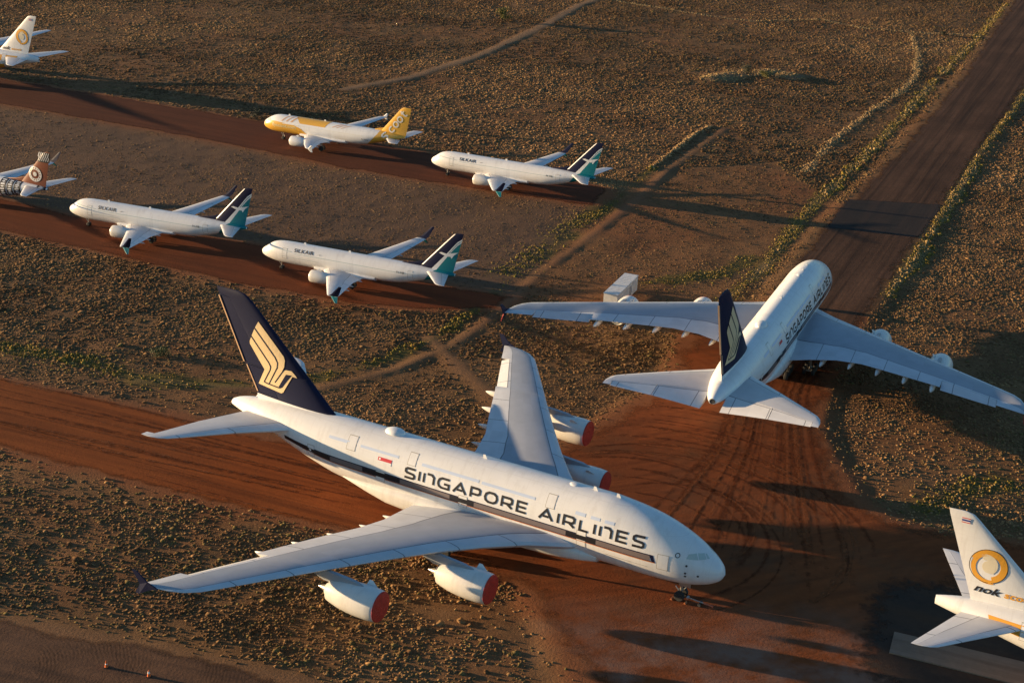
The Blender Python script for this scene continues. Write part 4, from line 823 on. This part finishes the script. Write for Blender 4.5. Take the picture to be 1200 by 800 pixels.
RD3 = road_mat('shaded_red_dirt', (.10, .030, .014), (.15, .044, .018), R(-25), dark=(.06, .02, .01))[0]  # red dirt, darkened to carry the long shadows lying across it
# swirled turning area
RDA, n, l, b, tc, mx = road_mat('red_dirt_turning', (.20, .056, .017), (.30, .084, .026), R(20), (.03, .5), .6, (.10, .03, .012))
wv = N(n, 'ShaderNodeTexWave', wave_type='RINGS', rings_direction='Z', Scale=.16, Distortion=9.0, Detail=4.0); wv.inputs['Detail Scale'].default_value = .5
mpw = N(n, 'ShaderNodeMapping'); mpw.inputs['Location'].default_value = (-6, -205, 0); l.new(tc.outputs['Object'], mpw.inputs['Vector']); l.new(mpw.outputs[0], wv.inputs['Vector'])
m3 = N(n, 'ShaderNodeMix', data_type='RGBA', blend_type='MULTIPLY'); m3.inputs['Factor'].default_value = .10; l.new(mx.outputs['Result'], m3.inputs['A']); l.new(wv.outputs['Color'], m3.inputs['B']); 
spx = N(n, 'ShaderNodeSeparateXYZ'); l.new(tc.outputs['Object'], spx.inputs[0])
dy = N(n, 'ShaderNodeMapRange'); dy.inputs['From Min'].default_value = 151; dy.inputs['From Max'].default_value = 139; l.new(spx.outputs['Y'], dy.inputs['Value'])
dn = N(n, 'ShaderNodeTexNoise', Scale=.16, Detail=7.0, Roughness=.65); l.new(tc.outputs['Object'], dn.inputs['Vector'])
dr = N(n, 'ShaderNodeMapRange'); dr.inputs['From Min'].default_value = .40; dr.inputs['From Max'].default_value = .62; l.new(dn.outputs['Fac'], dr.inputs['Value'])
dm = N(n, 'ShaderNodeMath', operation='MULTIPLY'); l.new(dy.outputs[0], dm.inputs[0]); l.new(dr.outputs[0], dm.inputs[1])
bn = N(n, 'ShaderNodeTexNoise', Scale=.07, Detail=8.0, Roughness=.7); l.new(tc.outputs['Object'], bn.inputs['Vector'])
br_ = N(n, 'ShaderNodeMapRange'); br_.inputs['From Min'].default_value = .47; br_.inputs['From Max'].default_value = .66; br_.inputs['To Max'].default_value = .75; l.new(bn.outputs['Fac'], br_.inputs['Value'])
m5 = N(n, 'ShaderNodeMix', data_type='RGBA'); l.new(br_.outputs[0], m5.inputs['Factor']); l.new(m3.outputs['Result'], m5.inputs['A']); m5.inputs['B'].default_value = (.125, .058, .028, 1)
m4 = N(n, 'ShaderNodeMix', data_type='RGBA'); l.new(dm.outputs[0], m4.inputs['Factor']); l.new(m5.outputs['Result'], m4.inputs['A']); m4.inputs['B'].default_value = (.23, .125, .085, 1)
l.new(m4.outputs['Result'], b.inputs['Base Color'])
RUN = road_mat('worn_runway', (.075, .038, .022), (.155, .078, .044), R(66.5), (.010, .55), .85, (.032, .018, .012), .2)[0]
ASPH = road_mat('shaded_asphalt', (.030, .025, .022), (.085, .055, .038), R(-25), (.04, .30), .7, (.095, .050, .028), .2)[0]
ASPH2 = road_mat('shadowed_asphalt', (.026, .023, .022), (.045, .036, .031), R(66.5), (.012, .42), .5, (.075, .046, .034), .1)[0]
CONC = road_mat('worn_concrete', (.20, .14, .10), (.30, .21, .15), R(-22), (.03, .8), .5, (.13, .085, .06), .12, soft=False)[0]
BLR = road_mat('brown_track', (.135, .068, .042), (.21, .105, .062), R(-15), (.03, .6), .55, (.075, .046, .036), .3)[0]
sheet('dirt_taxiway', P_tx1, .000, RD1, 1.0, 3); sheet('dirt_taxiway', P_tx2, .000, RD2, 1.0, 5); sheet('dirt_taxiway', P_tx3, .000, RD3, 1.0, 7)
m_, n, l, b, tc, mx = road_mat('tyre_marked_track', (.105, .054, .032), (.185, .096, .054), R(-15), (.03, .7), .6, (.065, .040, .030), .3)
wv = N(n, 'ShaderNodeTexWave', wave_type='RINGS', rings_direction='Z', Scale=.8, Distortion=4.0, Detail=3.0); mpw = N(n, 'ShaderNodeMapping'); mpw.inputs['Location'].default_value = (54, -130, 0)
l.new(tc.outputs['Object'], mpw.inputs['Vector']); l.new(mpw.outputs[0], wv.inputs['Vector']); nm = N(n, 'ShaderNodeTexNoise', Scale=.22, Detail=3.0); l.new(tc.outputs['Object'], nm.inputs['Vector'])
mm = N(n, 'ShaderNodeMapRange'); mm.inputs['From Min'].default_value = .45; mm.inputs['From Max'].default_value = .62; mm.inputs['To Max'].default_value = .4; l.new(nm.outputs['Fac'], mm.inputs['Value'])
m3 = N(n, 'ShaderNodeMix', data_type='RGBA', blend_type='MULTIPLY'); l.new(mm.outputs[0], m3.inputs['Factor']); l.new(mx.outputs['Result'], m3.inputs['A']); l.new(wv.outputs['Color'], m3.inputs['B']); l.new(m3.outputs['Result'], b.inputs['Base Color'])
sheet('dirt_track', P_trk, -.01, m_, 1.6, 21)
sheet('turning_area', apron, .004, RDA, 2.2, 9, soft=5); sheet('runway', P_run, .008, RUN, .8, 12, gs=4)
sheet('shadowed_asphalt_patch', [(71.9, 315.7), (63.3, 294.3), (81.9, 290.0), (93.4, 314.6)], .016, ASPH2, .4, 2, soft=1.2)  # asphalt, with some of the jets' shadow put into its dark tone
sheet('shaded_asphalt_apron', asph, .012, ASPH, 2.0, 4, soft=7)  # asphalt with the shadow over it painted into the dark colour
def track_strip(name, paths, z, mat):
    V = []; Fc = []; E_ = []
    for pts, w in paths:
        P = np.array(pts); T = np.gradient(P, axis=0); T /= np.linalg.norm(T, axis=1)[:, None]; Nn = np.stack([-T[:, 1], T[:, 0]], 1); k = len(V); L = len(P)
        for i in range(L):
            fade = .29 * min(1, i / 6, (L - 1 - i) / 6); w_ = w * .62
            for q, e in ((-1, 0), (0, fade), (1, 0)): V.append((P[i, 0] + Nn[i, 0] * q * w_, P[i, 1] + Nn[i, 1] * q * w_, z)); E_.append(e)
        for i in range(L - 1):
            for c in (0, 1): Fc.append((k + 3 * i + c, k + 3 * i + c + 1, k + 3 * i + c + 4, k + 3 * i + c + 3))
        z += .0004
    me = bpy.data.meshes.new(name); me.from_pydata(V, [], Fc); me.materials.append(mat); e = np.array(E_); attr(me, 'edge', np.stack([e, e, e, e * 0 + 1], 1))
    o = bpy.data.objects.new(name, me); COL.objects.link(o); return tag(o, kind='structure')
gt = np.random.default_rng(12); dk = []; lt = []
for i in range(34):
    r0 = gt.uniform(12, 36); cx, cy = 16 + gt.normal(0, 2.5), 166 + gt.normal(0, 2.5); a0 = gt.uniform(60, 135); a1 = a0 - gt.uniform(50, 140)
    t = np.radians(np.linspace(a0, a1, 60)); pts = np.stack([cx + r0 * np.cos(t) * 1.05, cy + r0 * np.sin(t)], 1)
    ok = d_poly(pts[:, 0], pts[:, 1], apron) < -2
    if ok.sum() > 20:
        idx = np.where(ok)[0]; run_ = max(np.split(idx, np.where(np.diff(idx) > 1)[0] + 1), key=len)
        if len(run_) > 15: (dk if gt.uniform() < .6 else lt).append((pts[run_], gt.uniform(.25, .9)))
for i in range(22):
    o_ = gt.normal(0, 4.5); pts = np.stack([np.interp(np.linspace(0, 1, 50), [0, .3, .6, 1], [52 + o_, 41 + o_ * .6, 37 + o_ * .8, 30 + o_ * 1.6]) , np.interp(np.linspace(0, 1, 50), [0, .3, .6, 1], [238, 212, 190, 150 + gt.uniform(0, 14)])], 1)
    for _ in range(10): pts[1:-1] = (pts[:-2] + 2 * pts[1:-1] + pts[2:]) / 4
    (dk if gt.uniform() < .6 else lt).append((pts, gt.uniform(.25, .8)))
for i in range(26):
    o_ = gt.normal(0, 6); s0 = gt.uniform(0, .5); s1 = s0 + gt.uniform(.3, .5); q = np.linspace(s0, s1, 50)
    pts = np.stack([-95 + 100 * q, 200 - 38 * q + o_ * .75 + gt.normal(0, 1) + 2 * np.sin(q * 3 + i)], 1)
    (dk if gt.uniform() < .65 else lt).append((pts, gt.uniform(.2, .7)))
TD = road_mat('pressed_red_dirt', (.125, .034, .011), (.18, .050, .017), R(-20), bump=.1)[0]; TL = road_mat('loose_red_dirt', (.24, .074, .025), (.32, .105, .038), R(-20), bump=.2)[0]
track_strip('tyre_tracks', dk, .010, TD); track_strip('tyre_tracks', lt, .042, TL)
# raised concrete slab edge
b = Bag(); m = len(slab); V = [(p[0], p[1], zz) for zz in (-.1, .16) for p in slab]
b.add(V, [tuple(range(m, 2 * m))] + [(i, (i + 1) % m, (i + 1) % m + m, i + m) for i in range(m)]); tag(b.obj('concrete_slab', [CONC], smooth=False), kind='structure')

# ------------------------------------------------------------------ dry grass, weeds: uncountable tufts
gmat, n, l, b = newmat('dry_grass')
at = N(n, 'ShaderNodeAttribute', attribute_name='tint'); l.new(at.outputs['Color'], b.inputs['Base Color']); b.inputs['Roughness'].default_value = .9; b.inputs['Specular IOR Level'].default_value = .1
def tufts(name, px, py, pz, rad, hei, tint, seed):
    g = np.random.default_rng(seed); n = len(px); k = 5
    ang = np.linspace(0, 2 * np.pi, k, endpoint=False)[None] + g.uniform(0, 6.28, (n, 1))
    r0 = rad[:, None] * g.uniform(.65, 1.3, (n, k)); r1 = rad[:, None] * g.uniform(.30, 1.15, (n, k)); h1 = hei[:, None] * g.uniform(.15, 1.35, (n, k))
    V = np.zeros((n, 2 * k + 1, 3))
    V[:, :k, 0] = px[:, None] + r0 * np.cos(ang); V[:, :k, 1] = py[:, None] + r0 * np.sin(ang); V[:, :k, 2] = pz[:, None] - .06
    V[:, k:2*k, 0] = px[:, None] + r1 * np.cos(ang + .4); V[:, k:2*k, 1] = py[:, None] + r1 * np.sin(ang + .4); V[:, k:2*k, 2] = pz[:, None] + h1
    V[:, 2*k, 0] = px; V[:, 2*k, 1] = py; V[:, 2*k, 2] = pz + hei * g.uniform(.4, 1.1, n)
    t = []
    for i in range(k):
        j = (i + 1) % k; t += [(i, j, k + j), (i, k + j, k + i), (k + i, k + j, 2 * k)]
    t = np.array(t); Fc = (np.arange(n)[:, None, None] * (2 * k + 1) + t[None]).reshape(-1, 3)
    o = big_mesh(name, V.reshape(-1, 3), Fc, gmat)
    c = np.repeat(tint[:, None, :], 2 * k + 1, 1) * g.uniform(.8, 1.2, (n, 2 * k + 1, 1)); attr(o.data, 'tint', np.concatenate([c.reshape(-1, 3), np.ones((n * (2 * k + 1), 1))], 1))
    return tag(o, kind='stuff')
def scatter(n, x0, x1, y0, y1, seed):
    g = np.random.default_rng(seed); X = g.uniform(x0, x1, n); Y = g.uniform(y0, y1, n)
    keep = (np.abs(X) < (Y * .39 + 60)); return X[keep], Y[keep], g
GP = []
for (cnt, y0, y1, sz, sd_) in ((650000, 118, 215, .40, 1), (900000, 215, 330, .48, 2), (1000000, 330, 640, .64, 3)):
    X, Y, g = scatter(int(cnt * 1.15), -300, 315, y0, y1, sd_); f = fields(X, Y)
    cl = fbm(X, Y, 3.2, 91, 3); pt = fbm(X, Y, 26, 61, 3)
    d = ss(.0, 1.5, f['hard'] + g.uniform(-1.2, .6, len(X))) * ss(-.3, 1.8, f['track'] + g.uniform(-1, 1, len(X)))
    d *= np.clip(.55 + 2.2 * (cl - .40), .15, 1) * np.clip(1.2 - 1.9 * (pt - .42), .35, 1)
    d *= np.where(f['smooth'] < 0, .32, 1) * np.where(f['dust'] < 0, .10, 1) * np.where(f['gap'] < 0, .35, 1)
    d *= np.clip(.30 + 3.0 * (fbm(X, Y, 48, 141, 4) - .33), .22, 1)
    k = g.uniform(0, 1, len(X)) < d
    X, Y = X[k], Y[k]; f = {q: v[k] for q, v in f.items()}; cl = cl[k]
    Z = gz(X, Y, f); s = sz * g.lognormal(-.93, .36, len(X)) * np.where(f['smooth'] < 0, .6, 1) * np.where(f['gap'] < 0, .7, 1)
    s = np.clip(s, .07, .60)
    GP.append((X, Y, Z, s, f, g))
X = np.concatenate([q[0] for q in GP]); Y = np.concatenate([q[1] for q in GP]); Z = np.concatenate([q[2] for q in GP]); S = np.concatenate([q[3] for q in GP])
f = {k: np.concatenate([q[4][k] for q in GP]) for k in GP[0][4]}
g = np.random.default_rng(99); n_ = len(X)
u = np.clip(fbm(X, Y, 14, 71, 3) + g.normal(0, .16, n_), 0, 1)[:, None]
c_br, c_st, c_ol, c_gr = np.array([.135, .074, .034]), np.array([.27, .158, .070]), np.array([.15, .108, .040]), np.array([.14, .118, .028])
tint = c_br + (c_st - c_br) * ss(.35, .75, u)
tint = tint * (.62 + .52 * ss(.3, .7, fbm(X, Y, 60, 151, 3)))[:, None]
ol = g.uniform(0, 1, n_) < .08 + .25 * (Y < 200) * (fbm(X, Y, 18, 33) > .5); tint[ol] = c_ol * g.uniform(.8, 1.2, (ol.sum(), 1))
stw = f['straw'] < 0; tint[stw] = np.array([.34, .23, .10]) * g.uniform(.75, 1.15, (stw.sum(), 1))
gr = (f['green'] < 0) & (g.uniform(0, 1, n_) < 1.6 * (fbm(X, Y, 6, 17) - .18))
tint[gr & ~stw] = (c_gr * g.uniform(.7, 1.6, (n_, 1)) + np.array([.04, .01, 0]) * g.uniform(0, 2, (n_, 1)))[gr & ~stw]
S = np.where(gr | stw, S * .9, S)
a_ = ~gr
tufts('dry_grass', X[a_], Y[a_], Z[a_], S[a_], S[a_] * g.uniform(.16, .44, a_.sum()) * (1 + .35 * (Y[a_] < 200)), tint[a_], 5)
tufts('green_weeds', X[gr], Y[gr], Z[gr], S[gr], S[gr] * g.uniform(.6, 1.1, gr.sum()), tint[gr], 6)
print('tufts', n_)
# extra straw along the berms and runway edges
def along(pl, per, wid, seed):
    g = np.random.default_rng(seed); P = []
    for (ax, ay), (bx, by) in zip(pl[:-1], pl[1:]):
        m = int(math.hypot(bx - ax, by - ay) * per); t = g.uniform(0, 1, m); o = g.normal(0, wid, m); L = math.hypot(bx - ax, by - ay)
        P.append(np.stack([ax + t * (bx - ax) - o * (by - ay) / L, ay + t * (by - ay) + o * (bx - ax) / L], 1))
    return np.concatenate(P)
P = np.concatenate([along(berm1, 10, .35, 1), along(berm2, 7, .7, 2), along(berm3, 5, .6, 3), along(mound, 22, 3.2, 4)])
f2 = fields(P[:, 0], P[:, 1]); k = (f2['hard'] > .3) & (g.uniform(0, 1, len(P)) < 2.4 * (fbm(P[:, 0], P[:, 1], 8, 23) - .22)); P = P[k]; f2 = {a: v[k] for a, v in f2.items()}; nn = len(P)
tufts('straw_windrow', P[:, 0], P[:, 1], gz(P[:, 0], P[:, 1], f2), g.uniform(.15, .42, nn), g.uniform(.08, .28, nn), np.array([.38, .25, .12]) * g.uniform(.6, 1.15, (nn, 1)), 8)
P = np.concatenate([along(runL_g, 18, .9, 5), along(runR_g, 14, .6, 6)] + [along(q, 22, 1.8, 7) for q in green])
f2 = fields(P[:, 0], P[:, 1]); k = (f2['hard'] > -.4) & (g.uniform(0, 1, len(P)) < 2.2 * (fbm(P[:, 0], P[:, 1], 9, 19) - .25)); P = P[k]; f2 = {a: v[k] for a, v in f2.items()}; nn = len(P)
mixg = g.uniform(0, 1, (nn, 1)) < .55
tufts('roadside_weeds', P[:, 0], P[:, 1], gz(P[:, 0], P[:, 1], f2), g.uniform(.08, .25, nn), g.uniform(.06, .24, nn), np.where(mixg, np.array([.19, .150, .036]), np.array([.30, .20, .07])) * g.uniform(.65, 1.2, (nn, 1)), 9)

# ------------------------------------------------------------------ single shrubs
leafm = {k: paint('shrub_leaves_' + k, c, .7, dirt=.3, scale=1.5) for k, c in (('yellow', (.16, .145, .03)), ('green', (.06, .085, .02)), ('dark', (.035, .04, .018)))}
BARK = paint('bark', (.10, .07, .05), .9)
def shrub(x, y, h, w, mat, label, seed):
    g = np.random.default_rng(seed); z0 = float(gz(np.array([x]), np.array([y]), fields(np.array([x]), np.array([y])))[0])
    t = empty('shrub', (x, y, z0)); b = Bag(); tips = []
    for i in range(5):
        a = g.uniform(0, 6.28); q = (w * .3 * math.cos(a), w * .3 * math.sin(a), h * g.uniform(.5, .75)); b.tube((.05 * math.cos(a), .05 * math.sin(a), -.1), q, .09 * h / 3, .03 * h / 3, 6); tips.append(q)
    b.obj('stem', [BARK], t)
    V = []; Fc = []
    cl = [(g.normal(0, w * .22), g.normal(0, w * .22), h * g.uniform(.3, .85), w * g.uniform(.13, .26)) for _ in range(16)]
    for cx, cy, cz, cr_ in cl:
        for _ in range(70):
            d = g.normal(0, 1, 3); d /= np.linalg.norm(d); p = np.array([cx, cy, cz]) + d * cr_ * g.uniform(.5, 1.15); s_ = g.uniform(.06, .13) * h / 2.5 + .04
            e1 = g.normal(0, 1, 3); e1 /= np.linalg.norm(e1); e2 = np.cross(e1, g.normal(0, 1, 3)); e2 /= np.linalg.norm(e2); k = len(V)
            V += [p - e1 * s_, p + e2 * s_ * .6, p + e1 * s_, p - e2 * s_ * .6]; Fc.append((k, k + 1, k + 2, k + 3))
    mesh_obj('foliage', V, Fc, mat, t, smooth=False, fixn=False); return tag(t, label, 'shrub', 'shrubs in the dry field')
shrub(-7.6, 509.3, 4.6, 4.6, leafm['yellow'], 'rounded yellow-green bush beside the pale track at top centre', 1)
shrub(143.7, 517.4, 1.6, 2.2, leafm['dark'], 'small dark bush below the straw windrow near the top of the runway', 2)
shrub(-55.0, 214.8, 1.3, 3.0, leafm['green'], 'low green bush in the field left of the navy tail fin', 3)
shrub(66.5, 440.5, 2.2, 4.2, leafm['dark'], 'dark bush growing on the straw-covered earth mound', 4)
shrub(71.2, 437.5, 2.0, 3.2, leafm['yellow'], 'yellowish bush at the right end of the straw-covered earth mound', 5)
shrub(-66, 364.5, 1.8, 3.6, leafm['dark'], 'dark green bush just behind the nose of the yellow jet', 6)

# ------------------------------------------------------------------ small equipment
hr = R(68.2); t = empty('site_cabin', (18.85, 247.6, 0), hr); tag(t, 'white container cabin beyond the left wing of the rear-view airliner', 'container')
L_, w_, h_ = 11.4, 2.5, 2.75
b = Bag(); b.box((0, 0, .15 + h_ / 2 - .05), (L_, w_, h_ - .1))
for i in range(30):
    xx = -L_ / 2 + .3 + i * (L_ - .6) / 29
    for sy in (-1, 1): b.box((xx, sy * (w_ / 2 + .015), .15 + h_ / 2 - .05), (.16, .04, h_ - .35))
b.obj('cabin_body', [CONTAIN], t, False)
b = Bag(); b.box((0, 0, .15 + h_ - .04), (L_ + .12, w_ + .14, .1)); 
for i in range(14): b.box((-L_ / 2 + .5 + i * (L_ - 1) / 13, 0, .15 + h_ + .02), (.12, w_ - .1, .05))
b.obj('cabin_roof', [CONTAIN], t, False)
b = Bag(); b.box((1.5, -w_ / 2 - .055, 1.2), (.95, .05, 2.0)); dr_ = b.obj('door', [paint('grey_door', (.35, .35, .35))], t, False)
b = Bag(); b.box((1.85, -w_ / 2 - .09, 1.15), (.1, .04, .06)); b.obj('handle', [DARKMETAL], dr_, False)
b = Bag()
for sx in (-1, 0, 1):
    for sy in (-1, 1): b.box((sx * L_ * .45, sy * w_ * .4, .075), (.5, .3, .15))
b.obj('support_block', [DARKMETAL], t, False)

def cone_obj(x, y, lab, stripe):
    z0 = float(gz(np.array([x]), np.array([y]), fields(np.array([x]), np.array([y])))[0])
    t = empty('traffic_cone', (x, y, z0)); b = Bag(); b.box((0, 0, .04), (.5, .5, .08)); b.obj('base', [RUBBER], t, False)
    b = Bag(); b.tube((0, 0, .08), (0, 0, .85), .20, .04, 16, 0); b.obj('cone', [ORANGEPL], t)
    b = Bag(); b.tube((0, 0, .42), (0, 0, .66 if stripe else .52), .135, .092 if stripe else .112, 16); b.obj('band', [WHITE], t); tag(t, lab, 'cone', 'cones beside the brown track')
cone_obj(-41.3, 131.7, 'orange cone left of the white-banded cone on the track at lower left', False)
cone_obj(-36.5, 130.4, 'orange cone with a broad white band on the track at lower left', True)

# tow bar hooked to the nose gear, chocks
t = empty('tow_bar', (22.3, 149.1, 0), math.atan2(148.05 - 149.5, 24.4 - 21.6)); tag(t, 'long steel tow bar with red tip in front of the foreground airliner\'s nose wheel', 'tow bar')
b = Bag(); b.tube((-.6, 0, .55), (1.3, 0, .42), .07); b.obj('bar', [METAL], t)
b = Bag(); b.tube((1.3, 0, .42), (2.5, 0, .36), .075); b.obj('red_end', [paint('tow_bar_red', (.55, .16, .09))], t)
b = Bag(); b.tube((.9, -.35, .2), (.9, .35, .2), .05); b.tube((.9, 0, .2), (.9, 0, .44), .05)
for sy in (-1, 1): b.tube((.9, sy * .35 - .07, .2), (.9, sy * .35 + .07, .2), .2, n=14)
b.obj('wheel_axle', [DARKMETAL], t)
b = Bag(); b.box((-.65, 0, .55), (.25, .5, .2)); b.obj('tow_head', [METAL], t, False)
hd = R(-27.99); ng = (25.43 - 5.05 * math.cos(hd), 147.57 - 5.05 * math.sin(hd))
for k, (df, ds, lab) in enumerate(((-.85, .62, 'orange wheel chock behind the near nose wheel of the foreground airliner'), (.85, .62, 'orange wheel chock in front of the near nose wheel of the foreground airliner'))):
    cx = ng[0] + df * math.cos(hd) + ds * math.sin(hd); cy = ng[1] + df * math.sin(hd) - ds * math.cos(hd)
    v = [(-.15, -.28, 0), (.15, -.28, 0), (.04, -.28, .22), (-.04, -.28, .22), (-.15, .28, 0), (.15, .28, 0), (.04, .28, .22), (-.04, .28, .22)]
    o = mesh_obj('wheel_chock', v, [(0, 1, 2, 3), (7, 6, 5, 4), (0, 4, 5, 1), (1, 5, 6, 2), (2, 6, 7, 3), (3, 7, 4, 0)], paint('chock_orange', (.42, .15, .06)), None, smooth=False)
    o.location = (cx, cy, .02); o.rotation_euler = (0, 0, hd); tag(o, lab, 'chock', 'chocks at the nose wheels')
